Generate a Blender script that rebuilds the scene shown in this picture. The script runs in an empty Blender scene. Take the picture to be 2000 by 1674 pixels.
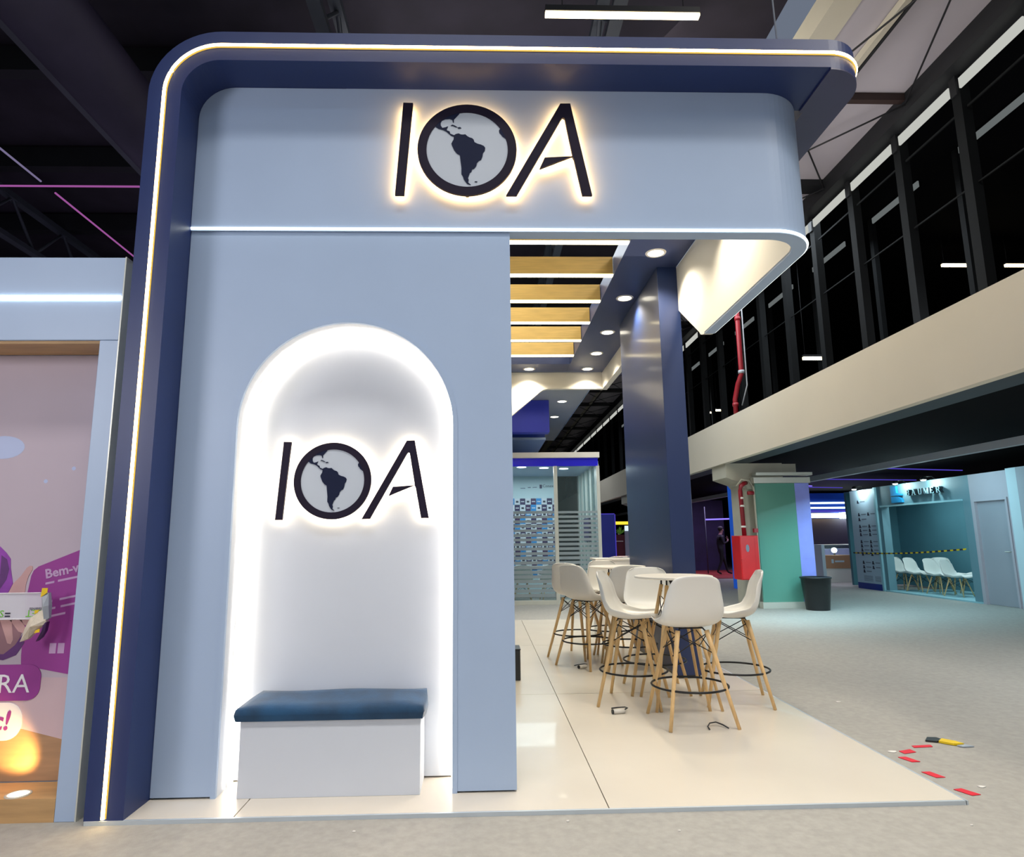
import bpy, bmesh, math, random
from mathutils import Vector, Matrix
from mathutils.geometry import tessellate_polygon
random.seed(7)
S = bpy.context.scene
COL = S.collection
PI = math.pi
R = math.radians

# ------------------------------------------------------------------ camera
cam = bpy.data.objects.new('camera', bpy.data.cameras.new('camera'))
COL.objects.link(cam)
_p, _y, _r = 0.1663, 0.0312, -0.0109
_F = Vector((math.sin(_y) * math.cos(_p), math.cos(_y) * math.cos(_p), math.sin(_p)))
_R0 = Vector((math.cos(_y), -math.sin(_y), 0)); _U0 = _R0.cross(_F)
_R = math.cos(_r) * _R0 + math.sin(_r) * _U0
_U = -math.sin(_r) * _R0 + math.cos(_r) * _U0
M = Matrix((( _R.x, _U.x, -_F.x, 0), (_R.y, _U.y, -_F.y, 0), (_R.z, _U.z, -_F.z, 1.42), (0, 0, 0, 1)))
cam.matrix_world = M
cam.data.sensor_width = 36
cam.data.lens = 1262.25 / 2000 * 36
cam.data.shift_x = 17.31 / 2000
cam.data.shift_y = 4.53 / 2000
cam.data.clip_end = 300
S.camera = cam

# ------------------------------------------------------------------ world, exposure, hall lights, fills
w = bpy.data.worlds.new('world'); S.world = w; w.use_nodes = True
w.node_tree.nodes['Background'].inputs[0].default_value = (0.55, 0.65, 0.85, 1)
w.node_tree.nodes['Background'].inputs[1].default_value = 0.26
vs = S.view_settings
S.display_settings.display_device = 'sRGB'
vs.view_transform = 'Standard'; vs.look = 'None'; vs.gamma = 1; vs.use_curve_mapping = False
vs.exposure = 0.0


def area(name, loc, target, sx, sy, power, col, spread=180):
    l = bpy.data.lights.new(name, 'AREA'); l.shape = 'RECTANGLE'; l.size = sx; l.size_y = sy
    l.energy = power; l.color = col; l.spread = R(spread)
    o = bpy.data.objects.new(name, l); COL.objects.link(o); o.location = loc
    o.rotation_euler = (Vector(target) - Vector(loc)).to_track_quat('-Z', 'Y').to_euler()
    return o


# high-bay luminaires of the hall and aisle, mixed with added fills and uplights
area('hall_light_front', (-1.0, -2.2, 7.9), (-0.2, 3.9, 3.2), 3.5, 0.35, 22, (0.62, 0.80, 1.0))
area('low_front_fill', (0.5, -5.0, 2.0), (0.2, 3.9, 1.6), 6, 2, 36, (1.0, 0.97, 0.90))  # added low fill standing in for the glow of the stands opposite
area('hall_light_overhead', (0.2, 0.6, 8.6), (0.2, 1.4, 0), 6.5, 0.8, 180, (1.0, 0.96, 0.91), 80)
area('hall_light_overhead_right', (4.6, 2.0, 7.6), (4.3, 3.2, 0), 1.2, 5, 250, (1.0, 0.96, 0.90))
area('hall_light_aisle', (3.6, 12.5, 7.4), (4.2, 12.5, 0), 2.2, 9, 420, (0.84, 0.93, 1.0))
area('under_gallery_fill', (7.3, 5.4, 2.9), (7.0, 7.2, 0), 1.0, 4.2, 270, (0.92, 0.98, 1.0))  # added lamp out of view, lifts the carpet below the gallery
area('right_aisle_fill', (8.5, 12.5, 2.68), (9.3, 12.8, 0), 0.8, 9, 175, (0.50, 0.86, 1.0))  # added strip, tilted and tinted cyan for the booth wall and carpet
area('hall_light_mezzanine', (1.0, 9.0, 7.3), (5.0, 11, 3.4), 3, 8, 320, (1.0, 0.93, 0.80))
area('hall_light_far', (4.2, 27.0, 6.8), (4.5, 27, 0), 3, 10, 300, (0.85, 0.92, 1.0))
area('violet_area_fill', (9.3, 24.8, 2.9), (9.3, 25.0, 0), 2.0, 2.0, 90, (0.70, 0.55, 1.0))  # added fill so the walking figure and red carpet show up
area('display_area_fill', (11.6, 20.6, 2.55), (11.6, 20.9, 0), 2.4, 2.6, 70, (0.80, 0.80, 1.0))  # added fill brightening the lilac counter area
area('poster_fill', (-5.0, -1.5, 3.2), (-2.8, 3.9, 1.4), 1.6, 1.6, 120, (1.0, 0.95, 0.98))  # added soft fill aimed at the neighbour's poster
area('roof_fill', (4.3, 9.0, 5.2), (5.4, 9.0, 8), 1.0, 14, 105, (1.0, 0.97, 1.0))  # added uplight, brightens the roof membrane from below
area('left_roof_fill', (-8.0, 12.0, 4.5), (-8.0, 12.0, 9), 8, 8, 60, (0.72, 0.62, 0.95))  # added purple uplight hidden behind the left booth, washes the roof
area('centre_roof_fill', (0.0, 8.0, 5.2), (0.0, 6.0, 9), 4, 5, 14, (1.0, 0.95, 0.92))  # added weak uplight for the dark roof over the stand


# ------------------------------------------------------------------ materials
def lin(c):
    return tuple(((v / 255) / 12.92 if v / 255 <= 0.04045 else (((v / 255) + 0.055) / 1.055) ** 2.4) for v in c)


def mat(name, rgb, rough=0.5, var=0.06, scale=4.0, bump=0.0, bscale=60, metal=0.0, sheen=0.0, stretch=None, spec=0.5, coat=0.0, srgb=True):
    m = bpy.data.materials.new(name); m.use_nodes = True
    nt = m.node_tree; N = nt.nodes; L = nt.links
    b = N['Principled BSDF']
    c = lin(rgb) if srgb else rgb
    b.inputs['Roughness'].default_value = rough
    b.inputs['Metallic'].default_value = metal
    b.inputs['Specular IOR Level'].default_value = spec
    b.inputs['Coat Weight'].default_value = coat
    if sheen:
        b.inputs['Sheen Weight'].default_value = sheen
    tc = N.new('ShaderNodeTexCoord'); mp = N.new('ShaderNodeMapping')
    L.new(tc.outputs['Object'], mp.inputs['Vector'])
    if stretch: mp.inputs['Scale'].default_value = stretch
    n = N.new('ShaderNodeTexNoise'); n.inputs['Scale'].default_value = scale; n.inputs['Detail'].default_value = 5
    L.new(mp.outputs[0], n.inputs['Vector'])
    r = N.new('ShaderNodeValToRGB')
    r.color_ramp.elements[0].position = 0.3; r.color_ramp.elements[1].position = 0.7
    r.color_ramp.elements[0].color = (*[v * (1 - var) for v in c], 1)
    r.color_ramp.elements[1].color = (*[min(1, v * (1 + var)) for v in c], 1)
    L.new(n.outputs['Fac'], r.inputs['Fac']); L.new(r.outputs['Color'], b.inputs['Base Color'])
    if bump:
        n2 = N.new('ShaderNodeTexNoise'); n2.inputs['Scale'].default_value = bscale; n2.inputs['Detail'].default_value = 4
        L.new(mp.outputs[0], n2.inputs['Vector'])
        bp = N.new('ShaderNodeBump'); bp.inputs['Strength'].default_value = bump; bp.inputs['Distance'].default_value = 0.01
        L.new(n2.outputs['Fac'], bp.inputs['Height']); L.new(bp.outputs['Normal'], b.inputs['Normal'])
    return m


def emit(name, col, strength):
    m = bpy.data.materials.new(name); m.use_nodes = True
    nt = m.node_tree; nt.nodes.remove(nt.nodes['Principled BSDF'])
    e = nt.nodes.new('ShaderNodeEmission'); e.inputs[0].default_value = (*col, 1); e.inputs[1].default_value = strength
    nt.links.new(e.outputs[0], nt.nodes['Material Output'].inputs[0])
    return m


def glass(name, tint, alpha, rough=0.05):
    m = bpy.data.materials.new(name); m.use_nodes = True
    nt = m.node_tree; N = nt.nodes; L = nt.links
    b = N['Principled BSDF']; b.inputs['Base Color'].default_value = (*lin(tint), 1); b.inputs['Roughness'].default_value = rough
    t = N.new('ShaderNodeBsdfTransparent'); t.inputs[0].default_value = (*[0.5 + 0.5 * v for v in lin(tint)], 1)
    x = N.new('ShaderNodeMixShader'); x.inputs[0].default_value = alpha
    L.new(t.outputs[0], x.inputs[1]); L.new(b.outputs[0], x.inputs[2]); L.new(x.outputs[0], N['Material Output'].inputs[0])
    return m


NAVY = mat('navy_paint', (28, 46, 98), 0.42, 0.05, 3, bump=0.05, bscale=300)
PILLAR = mat('navy_pillar_satin', (18, 42, 90), 0.5, 0.04, 3, spec=0.6, coat=0.25)
PILLAR.node_tree.nodes['Principled BSDF'].inputs['Coat Roughness'].default_value = 0.14
NAVY2 = mat('navy_paint_satin', (62, 62, 96), 0.38, 0.05, 3)
NAVYC = mat('navy_ceiling_paint', (52, 64, 104), 0.4, 0.05, 3)
WHITEB = mat('bench_laminate', (208, 214, 224), 0.42, 0.02, 2)
WHITE = mat('white_laminate', (168, 188, 216), 0.42, 0.02, 2, bump=0.02, bscale=200)
CREAM = mat('cream_laminate', (232, 226, 214), 0.5, 0.02, 2)
FLOORW = mat('cream_gloss_floor', (217, 208, 193), 0.27, 0.035, 1.3, bump=0.01, bscale=30, coat=0.15)
EDGE = mat('aluminium_edge', (196, 206, 214), 0.35, 0.03, 5, metal=0.3)
CARPET = mat('grey_carpet', (162, 159, 152), 0.95, 0.08, 22, bump=0.35, bscale=260)
WOOD = mat('pale_wood_slat', (208, 174, 100), 0.5, 0.13, 3, stretch=(1, 14, 14))
OAK = mat('beech_leg', (222, 184, 128), 0.45, 0.12, 6, stretch=(8, 8, 1))
TANWOOD = mat('tan_wood_ledge', (190, 152, 104), 0.5, 0.14, 3, stretch=(1, 10, 10))
PLASTIC = mat('white_plastic', (226, 224, 218), 0.3, 0.01, 3)
TABLEW = mat('table_white', (232, 226, 216), 0.3, 0.02, 3)
BLACKM = mat('black_metal', (22, 22, 24), 0.35, 0.05, 20, metal=0.3)
BLACKP = mat('black_plastic', (32, 34, 36), 0.4, 0.06, 8)
LETTER = mat('dark_letter', (32, 25, 44), 0.65, 0.08, 6, spec=0.2)
MAPC = mat('map_navy', (22, 30, 58), 0.65, 0.05, 6, spec=0.2)
DISC = mat('sign_disc', (196, 204, 214), 0.4, 0.02, 3)
VELVET = mat('blue_velvet', (6, 60, 95), 0.8, 0.35, 6, bump=0.12, bscale=120, sheen=0.25)
PURPLE = mat('purple_print', (152, 58, 146), 0.6, 0.05, 3)
MAUVE = mat('mauve_print', (192, 178, 190), 0.6, 0.04, 1.2)
DECK = mat('dark_roof_deck', (44, 39, 50), 0.8, 0.25, 1.5)
STEELD = mat('dark_steel', (20, 22, 26), 0.6, 0.2, 3)
STEELG = mat('slate_steel', (60, 66, 74), 0.5, 0.15, 3)
POSTM = mat('black_post', (12, 15, 17), 0.8, 0.2, 3, spec=0.2)
DUCT = mat('purple_grey_duct', (62, 56, 78), 0.55, 0.12, 2)
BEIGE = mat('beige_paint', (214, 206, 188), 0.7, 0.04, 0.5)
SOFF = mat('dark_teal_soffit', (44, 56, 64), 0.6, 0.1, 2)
DARK = mat('black_curtain', (10, 11, 14), 0.9, 0.3, 6, spec=0.05, stretch=(6, 6, 0.3))
ROOFP = mat('roof_membrane', (190, 184, 190), 0.7, 0.05, 0.8)
ROOFC = mat('roof_beam_cream', (206, 200, 180), 0.6, 0.05, 1)
BROWNB = mat('brown_beam', (60, 44, 40), 0.6, 0.1, 3)
RED = mat('red_paint', (206, 30, 36), 0.35, 0.08, 4)
REDP = mat('red_pipe', (150, 26, 40), 0.4, 0.1, 4)
CONC = mat('beige_concrete', (186, 184, 168), 0.8, 0.06, 3)
GREENG = glass('green_glass', (112, 178, 160), 0.75, 0.2)
GREENB = mat('green_backing', (156, 210, 194), 0.6, 0.06, 2)
CLEAR = glass('clear_glass', (190, 215, 220), 0.05, 0.02)
FROST = glass('frosted_film', (168, 182, 188), 0.66, 0.6)
FILM = glass('clear_film', (240, 240, 246), 0.55, 0.15)
ALU = mat('cream_aluminium', (206, 208, 198), 0.35, 0.03, 4, metal=0.2)
BLUEB = mat('royal_blue', (26, 20, 250), 0.25, 0.08, 2)
BLUE2 = mat('blue_panel', (50, 60, 190), 0.4, 0.1, 1)
BLUE3 = mat('deep_blue_panel', (10, 50, 140), 0.4, 0.1, 1)
GREYS = mat('grey_soffit', (164, 170, 178), 0.5, 0.04, 1)
CYAN = mat('cyan_tile', (30, 136, 204), 0.4, 0.03, 3)
PLUM = mat('plum_tile', (60, 22, 78), 0.4, 0.03, 3)
DPURP = mat('dark_purple_tile', (46, 26, 80), 0.4, 0.03, 3)
WTILE = mat('white_tile', (214, 218, 226), 0.4, 0.02, 3)
PALE = mat('pale_blue_wall', (196, 216, 222), 0.4, 0.02, 1)
TEAL = mat('teal_grey_wall', (104, 140, 150), 0.6, 0.05, 1.5)
TEALD = mat('teal_dark_wall', (84, 132, 144), 0.7, 0.06, 1.5)
SHELFT = mat('pale_teal_ledge', (150, 196, 206), 0.5, 0.03, 2)
BANW = mat('banner_print', (176, 196, 210), 0.6, 0.03, 1)
BLUEL = mat('logo_blue', (30, 140, 196), 0.35, 0.1, 5)
MAUVEW = mat('mauve_grey_wall', (176, 172, 180), 0.6, 0.03, 1.5)
DOORM = mat('grey_door', (156, 158, 166), 0.55, 0.03, 1.5)
YELLOW = mat('yellow_tape', (232, 196, 20), 0.45, 0.06, 5)
REDT = mat('red_tape', (214, 30, 50), 0.5, 0.06, 8)
INK = mat('ink', (40, 42, 60), 0.6, 0.05, 9)
GREYINK = mat('grey_ink', (120, 130, 145), 0.6, 0.05, 9)
PRINTW = mat('white_print', (236, 234, 240), 0.6, 0.02, 3)
BLURW = mat('soft_lilac_print', (196, 160, 200), 0.6, 0.05, 3)
SKINP = mat('skin_print', (202, 160, 158), 0.6, 0.07, 5)
SKIND = mat('skin_print_dark', (150, 112, 120), 0.6, 0.07, 5)
SLEEVE = mat('sleeve_print', (146, 66, 170), 0.6, 0.16, 12)
SLEEVED = mat('sleeve_shadow_print', (98, 52, 116), 0.6, 0.16, 12)
LAMPP = mat('lamp_print', (186, 198, 232), 0.6, 0.02, 3)
PINKP = mat('pink_print', (206, 180, 186), 0.6, 0.04, 2)
TANP = mat('tan_print', (176, 138, 104), 0.6, 0.1, 4, stretch=(1, 8, 8))
FOIL = mat('cream_foil', (226, 214, 192), 0.35, 0.1, 12, bump=0.5, bscale=50)
GREENP = mat('green_print', (110, 190, 50), 0.5, 0.04, 6)
CARDW = mat('brown_card_panel', (180, 136, 100), 0.6, 0.05, 2)
REDC = mat('red_carpet', (150, 50, 44), 0.95, 0.1, 8)
PURPW = mat('dark_violet_wall', (40, 30, 66), 0.7, 0.3, 1.5)
CLOTHD = mat('dark_clothes', (16, 16, 26), 0.8, 0.2, 8)
SKIN = mat('skin', (150, 110, 110), 0.6, 0.05, 8)
HAIR = mat('dark_hair', (20, 16, 18), 0.7, 0.2, 20)
LEAF = mat('bright_leaf', (120, 190, 60), 0.6, 0.3, 12)
MAROON = mat('maroon_shelf', (100, 20, 40), 0.5, 0.1, 3)
GREYB = mat('grey_board', (160, 170, 180), 0.6, 0.06, 3)
PAPER = mat('paper', (226, 222, 216), 0.7, 0.03, 4)
BRASS = mat('brass_key', (150, 110, 40), 0.35, 0.1, 12, metal=0.7)
BLUECOL = mat('blue_column', (30, 76, 190), 0.4, 0.1, 2)

E_WARM = emit('led_warm', (1.0, 0.70, 0.32), 26)
E_AMBER = emit('led_glow_amber', (1.0, 0.62, 0.10), 0.95)  # emissive amber for the added glow round the portal LED
E_WHITE = emit('led_white', (0.93, 1.0, 0.96), 3.5)
E_BOOTH = emit('led_cool_white', (0.86, 0.97, 1.0), 7)
E_NICHE = emit('led_niche', (1.0, 0.87, 0.70), 38)
E_NICHEF = emit('led_niche_front', (1.0, 0.92, 0.80), 5)
E_HALO = emit('led_halo', (1.0, 0.52, 0.17), 34)
E_HALO2 = emit('led_halo_soft', (1.0, 0.80, 0.54), 30)
E_SLAT = emit('led_slat', (1.0, 0.84, 0.48), 11)
E_DOWN = emit('downlight_glow', (1.0, 0.93, 0.76), 9)
E_PEND = emit('pendant_tube', (1.0, 0.80, 0.45), 8)
E_SPOT = emit('floor_spot_glow', (1.0, 0.85, 0.6), 5)
E_MAG = emit('magenta_tube', (0.75, 0.2, 0.72), 0.42)
E_LILAC = emit('lilac_tube', (0.5, 0.42, 0.75), 0.35)
E_VIO = emit('violet_tube', (0.25, 0.18, 1.0), 1.5)
E_BLUEP = emit('lit_blue_panel', (0.02, 0.11, 0.62), 0.6)
E_VIOD = emit('violet_tube_dim', (0.14, 0.10, 0.9), 0.5)
E_SKY = emit('clerestory_light', (0.62, 0.63, 0.58), 0.85)
E_CYW = emit('cyan_white_tube', (0.75, 1.0, 1.0), 3)
E_BULB = emit('bulb_cool', (0.85, 1.0, 1.0), 14)
E_ROOM = emit('room_lamp', (1.0, 0.98, 0.95), 6)
E_AMB = emit('amber_light', (1.0, 0.72, 0.05), 1.2)
E_CARD = emit('lit_sign_white', (0.7, 0.85, 1.0), 1.1)

# ------------------------------------------------------------------ helpers
ORG = {}


def link(o): COL.objects.link(o); return o


def tag(o, label=None, cat=None, group=None, kind=None):
    if label: o['label'] = label
    if cat: o['category'] = cat
    if group: o['group'] = group
    if kind: o['kind'] = kind
    return o


def thing(name, loc, label=None, cat=None, group=None, rz=0, kind=None):
    o = bpy.data.objects.new(name, None); o.empty_display_size = 0.1
    link(o); o.location = loc; o.rotation_euler = (0, 0, rz)
    ORG[o.name] = Vector(loc)
    return tag(o, label, cat, group, kind)


class MB:
    def __init__(s): s.b = bmesh.new()

    def box(s, x0, x1, y0, y1, z0, z1):
        v = [s.b.verts.new(p) for p in ((x0, y0, z0), (x1, y0, z0), (x1, y1, z0), (x0, y1, z0), (x0, y0, z1), (x1, y0, z1), (x1, y1, z1), (x0, y1, z1))]
        for f in ((3, 2, 1, 0), (4, 5, 6, 7), (0, 1, 5, 4), (1, 2, 6, 5), (2, 3, 7, 6), (3, 0, 4, 7)): s.b.faces.new([v[i] for i in f])
        return s

    def prism(s, pts, a, b, ax):
        def P(p, d):
            return {'x': (d, p[0], p[1]), 'y': (p[0], d, p[1]), 'z': (p[0], p[1], d)}[ax]
        n = len(pts)
        A = [s.b.verts.new(P(p, a)) for p in pts]; B = [s.b.verts.new(P(p, b)) for p in pts]
        for i in range(n): s.b.faces.new((A[(i + 1) % n], A[i], B[i], B[(i + 1) % n]))
        if n <= 4:
            s.b.faces.new(A); s.b.faces.new(list(reversed(B)))
        else:
            for t3 in tessellate_polygon([[Vector((p[0], p[1], 0)) for p in pts]]):
                s.b.faces.new([A[q] for q in t3]); s.b.faces.new([B[q] for q in reversed(t3)])
        return s

    def tube(s, path, r, n=8, closed=False, r2=None):
        P = [Vector(p) for p in path]; m = len(P); rings = []
        for i, p in enumerate(P):
            if closed: t = (P[(i + 1) % m] - P[i - 1])
            else: t = (P[min(i + 1, m - 1)] - P[max(i - 1, 0)])
            t.normalize()
            up = Vector((0, 0, 1)) if abs(t.z) < 0.9 else Vector((0, 1, 0))
            u = t.cross(up).normalized(); v = t.cross(u)
            rr = r if r2 is None else r + (r2 - r) * i / (m - 1)
            rings.append([s.b.verts.new(p + rr * (math.cos(2 * PI * k / n) * u + math.sin(2 * PI * k / n) * v)) for k in range(n)])
        for i in range(m if closed else m - 1):
            a, b = rings[i], rings[(i + 1) % m]
            for k in range(n):
                f = s.b.faces.new((a[k], a[(k + 1) % n], b[(k + 1) % n], b[k])); f.smooth = True
        if not closed:
            s.b.faces.new(list(reversed(rings[0]))); s.b.faces.new(rings[-1])
        return s

    def lathe(s, prof, c=(0, 0, 0), n=32, cap=True):
        rings = []
        for r, z in prof:
            rings.append([s.b.verts.new((c[0] + r * math.cos(2 * PI * k / n), c[1] + r * math.sin(2 * PI * k / n), c[2] + z)) for k in range(n)])
        for a, b in zip(rings, rings[1:]):
            for k in range(n):
                f = s.b.faces.new((a[k], a[(k + 1) % n], b[(k + 1) % n], b[k])); f.smooth = True
        if cap: s.b.faces.new(list(reversed(rings[0]))); s.b.faces.new(rings[-1])
        return s

    def quad(s, *p):
        s.b.faces.new([s.b.verts.new(q) for q in p]); return s

    def build(s, name, m, parent=None, label=None, cat=None, group=None, kind=None, bevel=0.0):
        if bevel:
            bmesh.ops.remove_doubles(s.b, verts=s.b.verts, dist=1e-5)
            es = [e for e in s.b.edges if len(e.link_faces) == 2 and e.calc_face_angle(0) > 0.6]
            bmesh.ops.bevel(s.b, geom=es, offset=bevel, segments=2, affect='EDGES', profile=0.5)
        bmesh.ops.recalc_face_normals(s.b, faces=s.b.faces)
        me = bpy.data.meshes.new(name)
        if parent is not None:
            bmesh.ops.translate(s.b, verts=s.b.verts, vec=-ORG[parent.name])
            org = ORG[parent.name]
        else:
            xs = [v.co for v in s.b.verts]
            org = Vector(((min(v.x for v in xs) + max(v.x for v in xs)) / 2, (min(v.y for v in xs) + max(v.y for v in xs)) / 2, min(v.z for v in xs)))
            bmesh.ops.translate(s.b, verts=s.b.verts, vec=-org)
        s.b.to_mesh(me); s.b.free()
        for mm in (m if isinstance(m, (list, tuple)) else [m]): me.materials.append(mm)
        o = bpy.data.objects.new(name, me); link(o)
        if parent is not None: o.parent = parent
        else: o.location = org
        ORG[o.name] = org.copy()
        return tag(o, label, cat, group, kind)


def bx(name, m, x0, x1, y0, y1, z0, z1, parent=None, bevel=0.0, **k):
    return MB().box(x0, x1, y0, y1, z0, z1).build(name, m, parent, bevel=bevel, **k)


def copy_tree(o, parent=None):
    c = o.copy(); COL.objects.link(c)
    if parent is not None: c.parent = parent
    for ch in [x for x in KIDS.get(o.name, [])]: copy_tree(ch, c)
    return c


KIDS = {}


def scan_kids(root):
    KIDS[root.name] = [x for x in S.objects if x.parent == root]
    for x in KIDS[root.name]: scan_kids(x)


def arc(cx, cy, r, a0, a1, n):
    return [(cx + r * math.cos(R(a0 + (a1 - a0) * i / n)), cy + r * math.sin(R(a0 + (a1 - a0) * i / n))) for i in range(n + 1)]


def text_mb(body, size, ext, X, Y, loc, mirror=False, shear=0, stroke=0.0):
    cu = bpy.data.curves.new('t', 'FONT'); cu.body = body; cu.size = size; cu.extrude = ext; cu.resolution_u = 2; cu.shear = shear; cu.offset = stroke
    ob = bpy.data.objects.new('t', cu); link(ob)
    bpy.context.view_layer.update()
    me = bpy.data.meshes.new_from_object(ob.evaluated_get(bpy.context.evaluated_depsgraph_get()))
    X = Vector(X); Y = Vector(Y); Z = X.cross(Y)
    mb = MB(); mb.b.from_mesh(me)
    mt = Matrix(((X.x, Y.x, Z.x, loc[0]), (X.y, Y.y, Z.y, loc[1]), (X.z, Y.z, Z.z, loc[2]), (0, 0, 0, 1)))
    if mirror: mt = mt @ Matrix.Diagonal((-1, 1, 1, 1))
    bmesh.ops.transform(mb.b, matrix=mt, verts=mb.b.verts)
    bpy.data.objects.remove(ob); bpy.data.meshes.remove(me)
    return mb


# ================================================================== HALL (setting)
MB().box(-30, 30, -6, 60, -0.2, 0).build('floor', CARPET, kind='structure')
roof = MB().box(-30, 4.4, -6, 60, 9.0, 9.2).build('ceiling', DECK, kind='structure')
y = -4.0
k = 0
while y < 58:
    bx('purlin', STEELD, -30, 4.4, y, y + 0.22, 8.55, 8.95, roof); y += 2.6; k += 1
for x in (-9.5, -5.6, -1.9, 1.6):
    mb = MB()
    mb.box(x - 0.08, x + 0.08, -6, 60, 8.3, 8.42)
    mb.box(x - 0.08, x + 0.08, -6, 60, 7.45, 7.55)
    for i in range(40):
        y0 = -6 + i * 1.6
        mb.tube([(x, y0, 7.5), (x, y0 + 0.8, 8.35), (x, y0 + 1.6, 7.5)], 0.035, 5)
    mb.build('roof_truss', STEELG, roof)
# translucent roof strip along the side, in bays between beams
strip = MB().box(4.4, 4.75, -6, 60, 8.0, 8.35).build('ceiling_side_beam', ROOFC, kind='structure')
edges_y = [-6, -1.5, 3.6, 8.62, 11.0, 13.6, 16.3, 19, 22, 25, 28, 31, 34, 38, 42, 46, 52, 58]
for i in range(len(edges_y) - 1):
    a, b = edges_y[i], edges_y[i + 1]
    g = 0.1 if i < 4 else 0.32
    bx('roof_panel', ROOFP, 4.75, 6.4, a + g, b, 8.02, 8.06, strip)
    bx('cross_beam', BROWNB if i < 4 else STEELD, 4.75, 6.45, a, a + g, 7.9, 8.1, strip)
mb = MB()
for i, a in enumerate(edges_y[:-1]):
    b = edges_y[i + 1]
    mb.tube([(4.6, a, 7.85), (6.4, b, 7.85)], 0.014, 6); mb.tube([(6.4, a, 7.83), (4.6, b, 7.83)], 0.014, 6)
mb.build('brace_rod', STEELD, strip)
bx('roof_rail', ROOFC, 5.22, 5.30, -6, 60, 7.90, 8.01, strip)
bx('roof_rail', STEELD, 5.31, 5.34, -6, 60, 7.88, 8.01, strip)
bx('ceiling_edge_beam', STEELD, 6.4, 6.75, -6, 60, 7.72, 8.1, kind='structure')
# clerestory: light panels between dark posts, on the upper right side of the hall
wr = thing('wall_right', (6.6, 10, 0), kind='structure')
nodes_y = [-2, 1.2, 4.0, 6.65, 7.93, 9.25, 10.6, 11.95, 13.3, 14.65, 16.0, 17.4, 18.8, 20.2, 21.6, 23, 24.5, 26, 27.5, 29, 31, 33, 35, 37, 39, 42, 45, 48, 52, 56]
for a, b in zip(nodes_y, nodes_y[1:]):
    bx('clerestory_panel', E_SKY, 6.60, 6.63, a + 0.10, b - 0.10, 7.50, 7.65, wr)
    for zz_ in (6.1,): bx('rail', POSTM, 6.69, 6.71, a + 0.08, b - 0.08, zz_, zz_ + 0.02, wr)
    bx('bracket', STEELD, 6.585, 6.62, a - 0.06, a + 0.06, 7.44, 7.74, wr)
    bx('post', POSTM, 6.62, 6.76, a - 0.08, a + 0.08, 3.31, 7.75, wr)
    bx('rail', POSTM, 6.66, 6.68, a + 0.1, b - 0.12, 7.20, 7.23, wr)
bx('wall_back', DARK, -30, 30, 58, 58.4, 0, 9, kind='structure')
bx('wall_left', DARK, -30, -29.6, -6, 60, 0, 9, kind='structure')
bx('wall_far_right', DARK, 20, 20.4, -6, 60, 0, 9, kind='structure')
bx('ceiling_upper_gallery', DARK, 6.8, 20, -6, 60, 8.3, 8.5, kind='structure')
E_SKYD = emit('far_clerestory_light', (0.45, 0.5, 0.5), 0.28)
far_ = thing('wall_far_clerestory', (8.5, 15, 8.1), kind='structure')
yy_ = 8.8
while yy_ < 40:
    bx('far_panel', E_SKYD, 8.5, 8.53, yy_, yy_ + 1.5, 8.12, 8.24, far_)
    bx('far_post', POSTM, 8.54, 8.64, yy_ + 1.6, yy_ + 1.72, 3.31, 8.29, far_)
    yy_ += 2.6
# gallery (mezzanine) edge and soffit
mez = thing('wall_gallery_edge', (5.0, 10, 2.93), kind='structure')
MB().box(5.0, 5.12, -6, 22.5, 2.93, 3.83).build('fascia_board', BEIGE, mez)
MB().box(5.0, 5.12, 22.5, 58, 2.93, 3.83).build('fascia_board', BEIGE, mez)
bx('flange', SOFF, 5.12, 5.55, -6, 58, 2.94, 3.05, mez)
bx('ceiling_gallery', DARK, 5.55, 20, -6, 58, 3.08, 3.3, kind='structure')
bx('trim_cable_tray', GREYS, 7.9, 8.02, -6, 58, 2.72, 2.84, kind='structure')

# hanging ducts and lit truss tubes at the left
tag(MB().tube([(-4.6, -6, 7.0), (-4.6, 58, 7.0)], 0.42, 20).build('ventilation_duct', DUCT), 'big round purplish duct running along the dark roof at the left', 'duct')
tag(MB().tube([(-9.2, -6, 5.9), (-9.2, 58, 5.9)], 0.5, 20).build('ventilation_duct', STEELG), 'lower grey duct at the far left edge under the roof', 'duct')
tag(MB().tube([(-14, 11.36, 8.0), (-6.4, 11.36, 8.0)], 0.018, 6).build('light_tube', E_MAG), 'thin magenta light tube lying straight across under the left roof', 'tube light')
tag(MB().tube([(-8.1, 6.0, 8.0), (-8.1, 11.2, 8.0)], 0.018, 6).build('light_tube', E_LILAC), 'lilac light tube running from the left edge to the crossing of tubes', 'tube light')
tag(MB().tube([(-8.1, 11.6, 8.0), (-8.1, 15.6, 8.0)], 0.018, 6).build('light_tube', E_MAG), 'magenta light tube slanting down behind the crossing of tubes at the left', 'tube light')

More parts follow.
